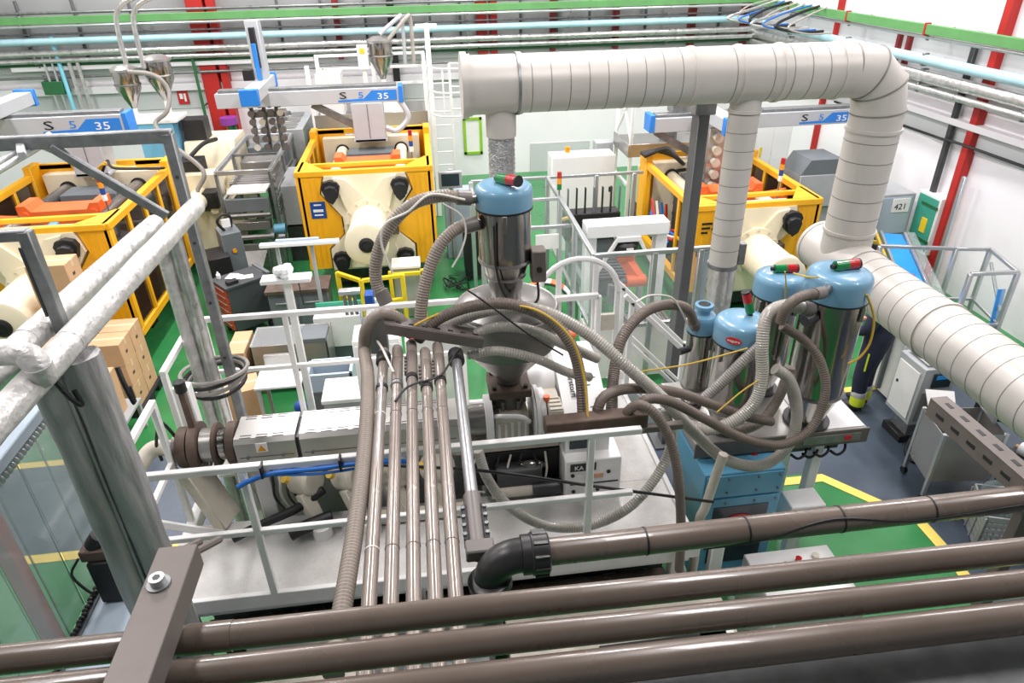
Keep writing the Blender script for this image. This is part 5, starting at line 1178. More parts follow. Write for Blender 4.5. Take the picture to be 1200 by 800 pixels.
MB().quad((cx0+.16, cy0-.3, .52), (cx0+.68, cy0-.3, .52), (cx0+.62, cy0-.75, .3), (cx0+.22, cy0-.75, .3), .015).put('chute', 'brushed', t); MB().quad((cx0+.22, cy0-.75, .3), (cx0+.62, cy0-.75, .3), (cx0+.6, cy0-.78, .08), (cx0+.24, cy0-.78, .08), .015).put('chute_lip', 'white_paint', t)
for x in (cx0+.14, cx0+.7): MB().bar((x, cy0-.3, 0), (x, cy0-.3, .56), .05, .05, up=(0, 1, 0)).put('chute_leg', 'galv', t)
B(cx1+.02, cx1+.36, cy0+.3, cy0+1.6, .75, 1.5).put('side_box', 'grey_paint', t); B(cx1+.04, cx1+.34, cy0+.35, cy0+1.5, 0, .7).put('side_frame', 'dark_steel', t)
B(cx0+.1, cx1+.22, 15.4, 17.2, .9, 1.95).put('tank', 'grey_paint', t)
for k in range(3): B(cx0+.22, cx1+.05, 15.5+.58*k, 15.9+.58*k, 1.95, 1.98).put('tank_cover', 'brushed', t); MB().cyl((cx0+.6, 15.7+.58*k, 1.98), (cx0+.6, 15.7+.58*k, 2.04), .1, n=14).put('cover_knob', 'galv', t)
for x in (cx0+.2, cx1+.1):
    for y in (15.5, 17.1): MB().bar((x, y, 0), (x, y, .9), .08, .08, up=(0, 1, 0)).put('tank_leg', 'galv', t)
MB().bar((cx1+.32, 15.0, 1.2), (cx1+.38, 16.6, 1.75), .08, .3).put('incline_rail', 'galv', t)
# ------------------------------------------------------------------ benches, bins and boxes before the platform
t = thing('light_stand', 'long white lamp bar on a grey stand before the blue plate machine', 'lamp', (-1.87, 9.5, 0))
MB().bar((-2.42, 9.5, 1.66), (-1.32, 9.5, 1.66), .1, .05).put('lamp_bar', 'white_clean', t); MB().bar((-2.2, 9.54, 1.7), (-1.6, 9.54, 1.7), .05, .04).put('lamp_cover', 'blue_grey', t)
for x in (-2.2, -1.72): MB().bar((x, 9.54, 0), (x, 9.54, 1.64), .05, .05, up=(0, 1, 0)).put('post', 'grey_paint', t)
t = thing('tray_stand', 'white T shaped stand with a crumpled plastic bag on its tray', 'stand', (-1.4, 6.2, 0))
B(-1.63, -1.17, 6.12, 6.28, 2.56, 2.6).put('tray', 'white_paint', t); MB().bar((-1.4, 6.2, 0), (-1.4, 6.2, 2.57), .07, .05, up=(0, 1, 0)).put('post', 'white_paint', t); B(-1.6, -1.2, 6.0, 6.4, 0, .03).put('base', 'white_paint', t); MB().bar((-1.3, 6.2, 2.58), (-1.28, 6.18, 2.3), .01, .01).put('cord', 'cable_black', t)
mb = MB(); random.seed(3)
for k in range(9): mb.ball((-1.42+random.uniform(-.09, .09), 6.2+random.uniform(-.05, .05), 2.63+random.uniform(0, .05)), random.uniform(.03, .06), 8)
mb.put('plastic_bag', 'plastic_bag', label='crumpled clear plastic bag on the white T shaped stand', cat='bag')
t = thing('work_bench', 'slate grey work bench with a brown top behind the white T stand', 'bench', (-1.95, 9.9, 0))
B(-2.57, -1.62, 9.75, 10.25, .76, .82).put('bench_top', 'rusty', t); B(-2.54, -1.65, 9.8, 10.2, .02, .76).put('bench_body', 'slate', t)
for x in (-2.32, -1.89): d = B(x-.2, x+.2, 9.785, 9.805, .08, .7).put('door', 'slate', t); MB().bar((x-.12, 9.775, .6), (x+.12, 9.775, .6), .02, .02).put('handle', 'alu', d)
t = thing('steel_bin', 'long open stainless bin with a clear lid beside a tall carton', 'bin', (-2.0, 8.45, 0))
B(-2.5, -1.5, 8.22, 8.24, .15, .75).put('bin_wall', 'brushed', t); B(-2.5, -1.5, 8.74, 8.76, .15, .75).put('bin_wall', 'brushed', t); B(-2.5, -2.48, 8.22, 8.76, .15, .75).put('bin_wall', 'brushed', t); B(-1.52, -1.5, 8.22, 8.76, .15, .75).put('bin_wall', 'brushed', t); B(-2.5, -1.5, 8.22, 8.76, .13, .16).put('bin_floor', 'slate', t)
B(-2.5, -1.85, 8.22, 8.76, .752, .76, c=.001).put('clear_lid', 'clear_acrylic', t)
B(-1.84, -1.5, 8.2, 8.6, .752, .82).put('lid_block', 'slate', t)
for x in (-2.45, -1.55):
    for y in (8.28, 8.7): B(x-.03, x+.03, y-.03, y+.03, 0, .14).put('foot', 'galv', t)
carton(-2.68, 8.45, 0, 'tall narrow cardboard box at the end of the stainless bin', None, .24, .62, .72)
t = thing('filling_machine', 'small white filling machine with teal rail and steel cylinders', 'machine', (-1.35, 8.95, 0))
B(-1.75, -1.1, 8.85, 9.2, .3, .78).put('body', 'white_paint', t); B(-1.75, -1.1, 9.2, 9.24, .76, .84).put('teal_rail', 'teal', t); B(-1.72, -1.15, 8.9, 9.15, 0, .3).put('plinth', 'slate', t)
for k in range(3): MB().cyl((-1.28+.07*k, 8.9, .78), (-1.28+.07*k, 8.9, 1.15), .026, n=10).put('cylinder', 'steel', t)
B(-1.35, -1.05, 8.86, 8.98, 1.1, 1.16).put('cross_head', 'alu', t); B(-1.0, -.88, 8.8, 9.0, .6, 1.1).put('valve_block', 'sign_blue', t); B(-1.1, -.86, 8.8, 9.1, 0, .62).put('pedestal', 'grey_paint', t)
t = thing('white_desk', 'small white desk with grey legs beside the pale blue grey bin', 'desk', (-1.98, 7.4, 0))
B(-2.25, -1.7, 7.18, 7.66, .73, .76).put('desk_top', 'white_clean', t)
for x in (-2.21, -1.74):
    for y in (7.22, 7.62): B(x-.02, x+.02, y-.02, y+.02, 0, .73).put('leg', 'grey_paint', t)
B(-1.83, -1.73, 7.5, 7.57, .76, .79).put('phone', 'trolley_grey', label='dark grey phone lying on the white desk', cat='phone'); B(-2.18, -1.8, 7.6, 7.66, .76, .95).put('back_panel', 'brushed', t)
t = thing('grey_bin', 'pale blue grey plastic bin on a slate cabinet', 'bin', (-1.37, 7.45, 0))
B(-1.66, -1.1, 7.3, 7.34, .55, .8).put('bin_wall', 'blue_grey', t); B(-1.66, -1.1, 7.66, 7.7, .55, .8).put('bin_wall', 'blue_grey', t); B(-1.66, -1.62, 7.3, 7.7, .55, .8).put('bin_wall', 'blue_grey', t); B(-1.14, -1.1, 7.3, 7.7, .55, .8).put('bin_wall', 'blue_grey', t); B(-1.66, -1.1, 7.3, 7.7, .53, .56).put('bin_floor', 'slate', t); B(-1.64, -1.12, 7.32, 7.68, 0, .53).put('cabinet', 'slate', t)
t = thing('switch_cabinet', 'white topped grey cabinet right behind the extruder covers', 'cabinet', (-1.05, 6.5, 0))
B(-1.32, -.72, 6.42, 6.84, 0, .97).put('body', 'grey_paint', t); B(-1.34, -.7, 6.4, 6.86, .97, 1.02).put('top', 'white_clean', t)
t = thing('tall_cabinet', 'tall white cabinet behind the looping brown hose', 'cabinet', (-.65, 6.15, 0))
B(-.86, -.4, 6.0, 6.35, 0, 1.95).put('body', 'white_paint', t); d = B(-.84, -.42, 5.985, 6.0, .1, 1.9).put('door', 'white_paint', t); B(-.5, -.46, 5.97, 5.99, 1.0, 1.2).put('door_handle', 'black', d)
t = thing('blue_valve', 'blue pneumatic valve cluster beside the white topped cabinet', 'valve', (-1.45, 5.95, 0))
MB().cyl((-1.45, 5.95, 0), (-1.45, 5.95, 1.22), .03, n=10).put('stem', 'galv', t); MB().ball((-1.45, 5.95, 1.28), .07, 12).put('actuator', 'sign_blue', t); MB().ball((-1.5, 5.95, 1.18), .05, 12).put('actuator', 'sign_blue', t); MB().cyl((-1.42, 5.93, 1.05), (-1.42, 5.93, 1.16), .05, n=12).put('valve_body', 'navy', t)
carton(-2.5, 7.55, 0, 'large cardboard box on the floor beside the white desk', None, .42, .4, .62, .3); carton(-2.2, 7.0, 0, 'small cardboard box on the floor under the white desk edge', None, .24, .3, .3, .1)
mb = MB(); mb.lathe([(.16, 0), (.18, .12), (.13, .3), (.05, .42)], (-1.88, 6.96, 0), n=10); mb.put('plastic_bag', 'plastic_bag', label='clear plastic bag standing on the floor under the white desk', cat='bag')
MB().tube(spline([(-2.0, 7.3, .05), (-1.9, 7.25, .1), (-1.8, 7.28, .06), (-1.78, 7.3, .3)], 6), .03, 8).put('orange_hose', 'orange', label='orange hose lying under the white desk', cat='hose')
# yellow guards before the centre machine
t = thing('safety_barrier', 'yellow tubular barrier in front of the cream clamp cylinder', 'barrier', (-1.2, 9.9, 0))
for a, b in (((-1.5, 10.1), (-1.12, 9.75)), ((-1.12, 9.75), (-.5, 9.85))):
    for z in (.9, .5): MB().bar((*a, z), (*b, z), .06, .06, ext=.02).put('rail', 'safety_yellow', t)
for p in ((-1.5, 10.1), (-1.12, 9.75), (-.5, 9.85)): MB().bar((*p, 0), (*p, .92), .07, .07, up=(0, 1, 0)).put('post', 'safety_yellow', t)
t = thing('pump_cabinet', 'grey cabinet inside a yellow guard frame before the cream cylinder', 'cabinet', (-.45, 10.35, 0))
B(-.66, -.24, 10.2, 10.55, 0, .86).put('body', 'grey_paint', t); B(-.68, -.22, 10.18, 10.57, .86, .9).put('top', 'white_paint', t)
for x in (-.7, -.2): B(x-.03, x+.03, 10.1, 10.16, 0, .86).put('guard_post', 'safety_yellow', t)
for z in (.25, .8): B(-.72, -.18, 10.1, 10.15, z-.03, z+.03).put('guard_rail_bar', 'safety_yellow', t)
for k in range(3): MB().lathe([(.02, 0), (.045, .005), (.045, .815), (.02, .82)], (-1.0+.1*k, 9.25+.03*k, 0), n=14).put('plastic_roll', 'white_clean', label='white plastic roll standing on the floor behind the yellow barrier', cat='roll', group='white rolls behind the barrier')
t = thing('white_box', 'white equipment box with a red button beside the yellow guard frame', 'box', (-.2, 7.9, 0))
B(-.45, .25, 7.7, 8.15, 0, .95).put('body', 'white_paint', t); MB().cyl((-.36, 7.72, .95), (-.36, 7.72, .99), .04, n=12).put('red_button', 'lamp_red', t); B(-.2, .2, 7.75, 8.1, .95, 1.0).put('lid', 'white_clean', t)
t = thing('operator_terminal', 'operator screen on a swivel arm at the corner of the blue plate machine', 'terminal', (.42, 12.4, 0))
MB().bar((.42, 12.5, 0), (.42, 12.5, 1.75), .08, .08, up=(0, 1, 0)).put('post', 'grey_paint', t); B(.2, .62, 12.3, 12.4, 1.45, 1.75).put('screen_case', 'grey_paint', t); B(.25, .57, 12.29, 12.305, 1.5, 1.72).put('screen', 'screen_dark', t); B(.28, .8, 12.5, 12.8, .0, 1.35).put('cabinet', 'blue_grey', t)
t = thing('hose_cart', 'black pump cart with coiled cables between the yellow machine and the loader', 'cart', (.75, 11.6, 0))
B(.55, 1.05, 11.4, 11.9, .1, .95).put('body', 'black', t); B(.58, 1.02, 11.43, 11.87, .95, 1.02).put('top', 'slate', t)
for x in (.6, 1.0):
    for y in (11.45, 11.85): MB().cyl((x-.02, y, .05), (x+.02, y, .05), .05, n=10).put('castor', 'black', t)
random.seed(5)
for k in range(6):
    q = [(.3+random.uniform(-.15, .3), 11.2+random.uniform(-.3, .3), .03+.02*k) for _ in range(4)]; MB().tube(spline(q, 6), .014, 6).put('cable_coil', 'cable_black' if k % 2 else 'dark_green', t)
# ------------------------------------------------------------------ robot cell behind the hooped gate
FX, FY0, FY1, FZ = 1.97, 7.75, 11.1, 1.92
t = thing('cell_fence', 'aluminium profile fence with clear panels around the orange robot cell', 'fence', (2.7, 9.0, 0))
def prof(a, b, n='rail', w_=.05, up=None): return MB().bar(a, b, w_, w_, up=up).put(n, 'alu', t)
prof((FX, FY0, FZ), (FX, FY1, FZ), w_=.06); prof((FX, FY0, FZ), (3.62, FY0, FZ), w_=.06); prof((FX, FY0, .9), (3.62, FY0, .9)); prof((FX, FY1, FZ), (3.6, FY1, FZ)); prof((.7, 10.0, FZ), (FX, 10.0, FZ)); prof((.7, 9.1, FZ-.1), (FX, 9.1, FZ-.1)); prof((FX, FY0, .9), (FX, FY1, .9)); prof((.7, FY1, FZ), (FX, FY1, FZ)); prof((.7, 9.1, FZ-.1), (.7, FY1, FZ-.1))
for p in ((FX, FY0), (FX, 8.9), (FX, 10.0), (FX, FY1), (2.75, FY0), (3.6, FY0), (2.8, FY1), (3.45, FY1), (.7, 9.1), (.7, FY1), (3.35, FY0)): prof((*p, 0), (*p, FZ), 'post', .07, (0, 1, 0))
B(FX+.05, 2.7, FY0-.004, FY0+.004, .95, FZ-.05, c=.001).put('clear_panel', 'clear_acrylic', t); B(2.8, 3.3, FY0-.004, FY0+.004, .95, FZ-.05, c=.001).put('clear_panel', 'clear_acrylic', t); B(FX+.05, 3.55, FY0-.01, FY0+.01, .1, .88, c=.002).put('lower_panel', 'white_paint', t)
for y0, y1 in ((FY0, 8.9), (8.9, 10.0), (10.0, FY1)): B(FX-.004, FX+.004, y0+.05, y1-.05, .95, FZ-.05, c=.001).put('clear_panel', 'clear_acrylic', t)
B(3.4, 3.58, FY0-.01, FY0+.01, .95, FZ-.05, c=.002).put('grey_panel', 'blue_grey', t)
B(1.45, 1.78, 9.06, 9.085, 1.5, 1.72, c=.002).put('paper_notice', 'paper', t)
s_ = thing('signal_tower', 'signal tower with red, amber and green lamps on the robot cell fence', 'lamp', (FX, 10.06, FZ+.02)); signal_tower(s_, FX, 10.06, FZ+.02, FZ+.12, ('lamp_green', 'lamp_amber', 'lamp_red'), .035)
t = thing('white_gantry', 'white box beam gantry with diagonal braces over the orange robot', 'gantry', (2.75, 8.95, 0))
B(2.12, 3.3, 8.8, 9.1, 1.72, 1.9).put('beam', 'white_clean', t)
for x in (2.2, 3.22): B(x-.08, x+.08, 8.85, 9.05, 0, 1.72).put('leg', 'white_clean', t)
B(2.55, 2.9, 8.78, 9.12, 1.64, 1.72).put('mount_plate', 'white_clean', t)
for s in (-1, 1): MB().bar((2.72+s*.15, 8.82, 1.68), (2.72+s*.48, 8.82, 1.1), .05, .05).put('brace', 'white_clean', t)
t = thing('orange_robot', 'orange robot arm hanging from the white gantry', 'robot', (2.72, 8.9, .75))
MB().lathe([(.16, 0), (.17, .12), (.13, .16)], (2.72, 8.9, 1.46), n=24).put('base_drum', 'black', t); B(2.68, 2.78, 8.72, 8.735, 1.53, 1.57).put('name_plate', 'paper', t)
MB().lathe([(.1, 0), (.14, .06), (.15, .14)], (2.72, 8.9, 1.3), n=22).put('shoulder', 'orange', t)
MB().bar((2.72, 8.88, 1.34), (2.86, 8.7, 1.12), .14, .16).put('upper_arm', 'orange', t); MB().cyl((2.96, 8.66, 1.1), (2.68, 8.66, 1.1), .085, n=18).put('elbow', 'orange', t); MB().cyl((2.68, 8.66, 1.1), (2.5, 8.64, 1.06), .06, .045, n=16).put('forearm', 'dark_steel', t); B(2.42, 2.52, 8.6, 8.68, .78, 1.08).put('gripper', 'galv', t); MB().ball((2.63, 8.64, 1.05), .065, 12).put('wrist', 'orange', t)
t = thing('cell_conveyor', 'low white conveyor table with teal edges and steel rollers in the cell', 'conveyor', (2.7, 8.4, 0))
B(2.06, 3.3, 7.95, 8.7, .0, .55).put('table', 'white_paint', t); B(2.06, 3.3, 7.93, 7.97, .55, .6).put('teal_edge', 'teal', t); B(2.06, 3.3, 8.68, 8.72, .55, .6).put('teal_edge', 'teal', t)
for k in range(13): MB().cyl((2.1+.095*k, 8.0, .6), (2.1+.095*k, 8.66, .6), .032, n=10).put('roller', 'steel', t)
t = thing('cell_conveyor', 'grey roller track running back through the robot cell', 'conveyor', (2.6, 10.0, 0))
for x in (2.2, 3.1): B(x-.04, x+.04, 9.25, 10.3, .75, .9).put('side_beam', 'slate', t)
for k in range(9): MB().cyl((2.2, 9.3+.115*k, .86), (3.1, 9.3+.115*k, .86), .035, n=10).put('roller', 'dark_steel', t)
for x in (2.2, 3.1):
    for y in (9.3, 10.25): B(x-.04, x+.04, y-.04, y+.04, 0, .76).put('leg', 'grey_paint', t)
t = thing('tooling_rack', 'black tooling rack with upright fins behind the white gantry', 'rack', (2.55, 10.6, 0))
B(2.15, 3.05, 10.4, 10.7, 1.05, 1.5).put('block', 'black', t)
for k in range(7): B(2.18+.14*k, 2.2+.14*k, 10.42, 10.48, 1.5, 1.92).put('fin', 'black' if k % 3 else 'slate', t)
B(2.2, 3.0, 10.45, 10.65, .0, 1.05).put('stand', 'slate', t); B(2.52, 2.62, 10.385, 10.402, 1.3, 1.4).put('yellow_tag', 'safety_yellow', t)
MB().tube(spline([(2.08, 10.35, 1.45), (2.2, 10.3, 1.48), (2.27, 10.28, 1.3), (2.24, 10.28, 1.1)], 6), .03, 8).put('yellow_hose', 'cable_yellow', t)
t = thing('hoop_guide', 'orange and white curved hoop guide over the small conveyor', 'guide', (1.6, 8.3, 0))
cen = V((1.42, 8.0, 1.15)); arc = []
for k in range(15): a = PI*(.93-.75*k/14); arc.append(cen+V((.34*math.cos(a), .0-.25*math.cos(a)*.4, .36*math.sin(a))))
for k in range(14): MB().bar(arc[k], arc[k+1], .12, .016, up=(0, 0, 1) if abs((arc[k+1]-arc[k]).normalized().z) < .9 else (1, 0, 0), ext=.004).put('hoop_segment', 'orange' if k < 6 or 8 < k < 12 else 'white_clean', t)
MB().bar((1.1, 8.06, 0), (1.1, 8.06, 1.3), .05, .05, up=(0, 1, 0)).put('post', 'galv', t); MB().bar((1.72, 7.92, 0), (1.72, 7.92, 1.32), .05, .05, up=(0, 1, 0)).put('post', 'galv', t)
MB().tube([arc[k]*.88+cen*.12 for k in range(15)], .02, 8).put('green_tube', 'dark_green', t)
t = thing('assembly_line', 'small white assembly line with steel slides and an orange gripper', 'machine', (1.45, 7.1, 0))
B(.95, 1.85, 6.75, 7.6, 0, .6).put('table', 'white_paint', t); B(.95, 1.85, 6.73, 6.77, .6, .66).put('teal_edge', 'belt_green', t)
for k in range(4): MB().bar((1.05+.2*k, 6.8, .66), (.95+.2*k, 7.6, .7), .07, .06).put('slide_rail', 'alu' if k % 2 else 'white_clean', t)
MB().bar((1.55, 7.1, .6), (1.55, 7.1, 1.2), .06, .06, up=(0, 1, 0)).put('column', 'black', t); MB().ball((1.55, 7.06, 1.22), .07, 12).put('gripper_head', 'orange', t); MB().bar((1.2, 7.3, .6), (1.2, 7.3, 1.3), .05, .05, up=(0, 1, 0)).put('column', 'black', t); MB().ball((1.2, 7.28, 1.3), .05, 12).put('sensor', 'safety_yellow', t); MB().cyl((1.25, 7.0, .7), (1.25, 7.0, 1.05), .05, n=12).put('white_cylinder', 'white_clean', t)
t = thing('control_cabinet', 'white control cabinet with an amber beacon against the back of the cell', 'cabinet', (2.9, 12.6, 0))
B(2.3, 3.5, 12.5, 12.95, .0, 1.85).put('body', 'white_clean', t); B(2.52, 2.72, 12.55, 12.75, 1.85, 1.9).put('beacon_base', 'white_clean', t); MB().cyl((2.62, 12.65, 1.9), (2.62, 12.65, 2.0), .05, n=14).put('beacon', 'lamp_amber', t); B(3.4, 3.46, 12.49, 12.51, 1.15, 1.25).put('lock', 'black', t)
B(3.3, 3.64, 13.2, 13.5, 0, 1.9).put('grey_cabinet', 'grey_paint', label='grey cabinet corner standing behind the white control cabinet', cat='cabinet')
MB().tube(spline([(3.9, 11.4, 1.1), (3.88, 11.1, .95), (3.9, 10.8, .98), (3.9, 10.4, .9)], 6), .02, 6).put('hydraulic_hose', 'cable_blue', label='blue hose inside the open side of the Lin machine', cat='hose')
for k, (m, lab) in enumerate((('cable_red', 'red hose curling inside the open side of the Lin machine'), ('cable_white', 'white hose curling inside the open side of the Lin machine'), ('cable_blue', 'second blue hose curling inside the open side of the Lin machine'), ('cable_red', 'red hose sagging below the blue hoses of the Lin machine'))):
    MB().tube(spline([(3.93+.055*k, 11.5-.1*k, 1.3), (3.94+.055*k, 11.2-.05*k, .95-.04*k), (3.95+.055*k, 10.8, .85+.04*k), (3.94+.055*k, 10.3+.08*k, 1.0)], 6), .024, 6).put('hydraulic_hose', m, label=lab, cat='hose')
t = thing('hose_bundle', 'thick bundle of black hoses draped over the Lin machine top', 'hose', (4.4, 11.3, 1.9))
for k in range(5): MB().tube(spline([(3.75, 11.75-.05*k, 2.06), (3.95+.03*k, 11.5-.04*k, 2.15+.02*k), (4.22, 11.38-.05*k, 2.08), (4.42, 11.6-.04*k, 1.92)], 7), .035, 8).put('hose_strand', 'cable_black', t)
# white frame platform with stainless deck behind the Lin machine
t = thing('robot_platform', 'stainless deck on a white tubular frame behind the Lin machine', 'platform', (4.5, 12.9, 0))
B(3.7, 5.6, 12.3, 13.3, 1.98, 2.02).put('deck', 'brushed', t); B(3.7, 5.6, 12.26, 12.3, 1.85, 2.08).put('deck_edge', 'brushed', t); B(3.66, 3.7, 12.26, 13.3, 1.85, 2.08).put('deck_edge', 'brushed', t)
for x in (3.72, 5.58):
    for y in (12.3, 13.28): MB().bar((x, y, 0), (x, y, 3.1 if x < 4 else 2.0), .06, .06, up=(0, 1, 0)).put('post', 'white_paint', t)
MB().bar((3.72, 12.3, 3.08), (3.72, 13.28, 3.08), .05).put('top_rail', 'white_paint', t); MB().bar((3.72, 12.3, 2.1), (3.72, 13.28, 3.05), .04).put('brace', 'white_paint', t); MB().bar((3.72, 12.3, 3.05), (3.72, 13.28, 2.1), .04).put('brace', 'white_paint', t); MB().bar((3.72, 12.3, 1.3), (3.72, 13.28, 1.3), .06).put('lower_rail', 'white_paint', t)
MB().cyl((4.55, 12.7, 2.02), (4.55, 12.7, 2.2), .16, n=18).put('vibration_bowl', 'galv', t); MB().cyl((4.5, 12.6, 2.2), (4.5, 12.6, 2.24), .05, n=12).put('yellow_knob', 'safety_yellow', t)
# ------------------------------------------------------------------ right side: boxing line
t = thing('boxing_machine', 'grey hooded packing machine with a number 421 plate', 'machine', (7.7, 10.6, 0))
B(7.3, 8.3, 10.5, 11.5, .0, .7).put('base', 'slate', t); B(7.35, 8.3, 10.55, 11.5, .7, 1.45).put('hood', 'grey_paint', t); B(7.4, 8.25, 10.53, 10.56, .75, 1.4).put('hood_window', 'blue_grey', t)
B(7.88, 8.2, 10.515, 10.53, 1.14, 1.38).put('number_plate', 'paper', t); text('421', 'number', 'ink', (7.92, 10.512, 1.19), (1, 0, 0), (0, 0, 1), .15, t, .002)
MB().bar((7.6, 10.45, .6), (7.6, 10.45, 1.4), .06, .06, up=(0, 1, 0)).put('guide_post', 'dark_steel', t); MB().bar((7.3, 10.3, .75), (8.0, 10.1, .7), .06, .06).put('yellow_rail', 'cable_yellow', t); B(7.35, 7.6, 10.2, 10.5, .3, .65).put('motor', 'black', t)
t = thing('notice_board', 'teal information board in a pale frame on the white right wall', 'board', (RX-.1, 10.2, .35))
B(RX-.22, RX, 10.04, 10.6, .5, 1.5).put('frame', 'white_paint', t); B(RX-.235, RX-.21, 10.08, 10.56, .54, 1.46).put('board', 'teal_box', t); B(RX-.245, RX-.23, 10.2, 10.34, .85, 1.1).put('yellow_note', 'safety_yellow', t); B(RX-.243, RX-.23, 10.05, 10.45, 1.3, 1.35).put('title_bar', 'dark_green', t); B(RX-.243, RX-.23, 10.05, 10.4, .7, .75).put('text_bar', 'dark_green', t)
B(RX-.3, RX-.24, 9.6, 9.68, .0, 2.0).put('aluminium_post', 'alu', label='slim aluminium post beside the teal board', cat='post')
t = thing('belt_conveyor', 'inclined conveyor with a bright blue belt beside the grey duct', 'conveyor', (7.2, 8.6, 0))
A_, B_ = V((7.55, 9.9, 1.0)), V((6.55, 7.4, .75))
MB().bar(A_, B_, .3, .03).put('belt', 'belt_blue', t)
S_, U_ = frame(B_-A_)
for s in (-1, 1): MB().bar(A_+S_*s*.18, B_+S_*s*.18, .04, .12).put('side_rail', 'alu', t)
MB().bar(A_-S_*.27+V((0, 0, .05)), B_-S_*.27+V((0, 0, .05)), .12, .03).put('clear_guard', 'clear_acrylic', t); MB().bar(A_+S_*.3+V((0, 0, .1)), A_.lerp(B_, .75)+S_*.3+V((0, 0, .1)), .04, .05).put('yellow_rail', 'cable_yellow', t)
for k in (.1, .85):
    p = A_.lerp(B_, k)
    for s in (-1, 1): MB().bar((p.x+s*.15, p.y, 0), (p.x+s*.15, p.y, p.z), .05, .05, up=(0, 1, 0)).put('leg', 'alu', t)
s_ = thing('signal_lamp', 'small red lamp with yellow base on the blue belt conveyor', 'lamp', (6.62, 8.07, .86)); MB().cyl((6.62, 8.07, .8), (6.62, 8.07, 1.05), .015, n=8).put('stem', 'galv', s_); MB().cyl((6.62, 8.07, 1.03), (6.62, 8.07, 1.07), .05, n=14).put('base', 'safety_yellow', s_); MB().cyl((6.62, 8.07, 1.07), (6.62, 8.07, 1.16), .048, n=14).put('lens', 'lamp_red', s_)
t = thing('safety_enclosure', 'aluminium guard frame with clear sheets beside the right wall', 'frame', (7.4, 8.2, 0))
GZ = 1.35; G = [(6.5, 8.7), (7.5, 8.42), (7.95, 8.32), (7.75, 7.55), (7.1, 7.6)]
for a, b in zip(G, G[1:]): MB().bar((*a, GZ), (*b, GZ), .05, .05).put('top_rail', 'alu', t); MB().bar((*a, .55), (*b, .55), .04, .04).put('mid_rail', 'alu', t)
for p in G: MB().bar((*p, 0), (*p, GZ), .06, .06, up=(0, 1, 0)).put('post', 'alu', t)
MB().quad((7.94, 8.28, .6), (7.76, 7.6, .6), (7.76, 7.6, 1.3), (7.94, 8.28, 1.3), .005).put('clear_panel', 'clear_acrylic', t); MB().bar((7.92, 8.2, 1.2), (7.8, 7.65, .7), .04, .03).put('cross_brace', 'alu', t); MB().bar((7.8, 7.75, 1.0), (7.78, 7.6, .1), .12, .01).put('blue_strip', 'belt_blue', t)
MB().cyl((7.05, 7.75, .55), (7.2, 7.75, .55), .07, n=14).put('air_filter', 'galv', t)
t = thing('hooded_hopper', 'grey sheet metal hood standing behind the right yellow machine', 'hopper', (6.6, 10.9, 0))
B(6.15, 7.0, 10.6, 11.3, 1.3, 1.85).put('hood', 'grey_paint', t); MB().prism([(0, 0), (.85, 0), (.7, .25), (.15, .25)], (6.15, 10.62, 1.85), (1, 0, 0), (0, 0, 1), (0, .65, 0)).put('hood_top', 'slate', t); B(6.3, 6.9, 10.7, 11.2, 0, 1.3).put('stand', 'grey_paint', t)
t = thing('wall_cabinet', 'white electrical cabinet beside the far red column', 'cabinet', (6.9, 13.0, 0)); B(6.6, 7.4, 13.4, 13.9, 0, 2.1).put('body', 'white_clean', t); B(6.63, 7.0, 13.38, 13.4, .1, 2.0).put('door', 'white_clean', t); B(7.02, 7.37, 13.38, 13.4, .1, 2.0).put('door', 'white_clean', t); B(6.75, 6.8, 13.37, 13.39, 1.4, 1.6).put('yellow_sticker', 'safety_yellow', t)
# labelling machine by the worker
t = thing('labelling_machine', 'white labelling machine with a blue display beside the worker', 'machine', (5.9, 6.5, 0))
B(5.62, 5.9, 7.12, 7.4, .0, 1.25).put('tall_cabinet', 'grey_paint', t); B(5.72, 6.2, 6.72, 7.1, .05, .92).put('white_cabinet', 'white_clean', t); B(5.66, 5.72, 6.93, 6.98, .1, 1.2).put('corner_post', 'slate', t)
hd = B(5.32, 5.72, 5.85, 6.3, .34, 1.1).put('printer_head', 'grey_paint', t); B(5.305, 5.325, 5.9, 6.26, .4, 1.02).put('side_door', 'white_paint', hd); B(5.36, 5.7, 5.84, 5.855, .4, .8).put('front_door', 'brushed', hd); MB().cyl((5.3, 6.2, .75), (5.32, 6.2, .75), .02, n=10).put('door_lock', 'black', hd); B(5.38, 5.68, 5.9, 6.25, 1.12, 1.15).put('printer_lid', 'white_clean', hd); B(5.44, 5.66, 5.83, 5.85, .86, 1.04).put('display', 'screen_dark', hd); B(5.47, 5.63, 5.825, 5.84, .97, 1.02).put('display_bar', 'belt_blue', hd)
B(5.42, 5.66, 5.95, 6.25, .1, .62).put('column', 'galv', t); B(5.36, 5.8, 5.95, 6.3, .0, .1).put('base', 'black', t)
MB().quad((5.3, 5.75, .92), (5.58, 5.66, .92), (5.5, 5.42, .72), (5.24, 5.5, .72), .01).put('chute_plate', 'white_paint', t)
MB().quad((5.95, 6.85, 1.02), (6.5, 6.7, 1.0), (6.35, 6.55, 1.06), (6.0, 6.75, 1.1), .05).put('blue_cover', 'belt_blue', t)
MB().tube(spline([(5.6, 5.95, .3), (5.35, 5.8, .05), (5.3, 5.6, .02), (5.5, 5.5, .03)], 6), .02, 6).put('cable', 'cable_black', t)
t = thing('packing_conveyor', 'narrow black conveyor with steel guide rail under the big duct', 'conveyor', (6.1, 5.9, 0))
A_, B_ = V((6.12, 6.45, 1.0)), V((5.68, 5.0, 1.0)); S_, U_ = frame(B_-A_)
MB().bar(A_, B_, .22, .08).put('belt', 'black', t)
for s in (-1, 1): MB().bar(A_+S_*s*.13, B_+S_*s*.13, .03, .12).put('side_rail', 'alu', t)
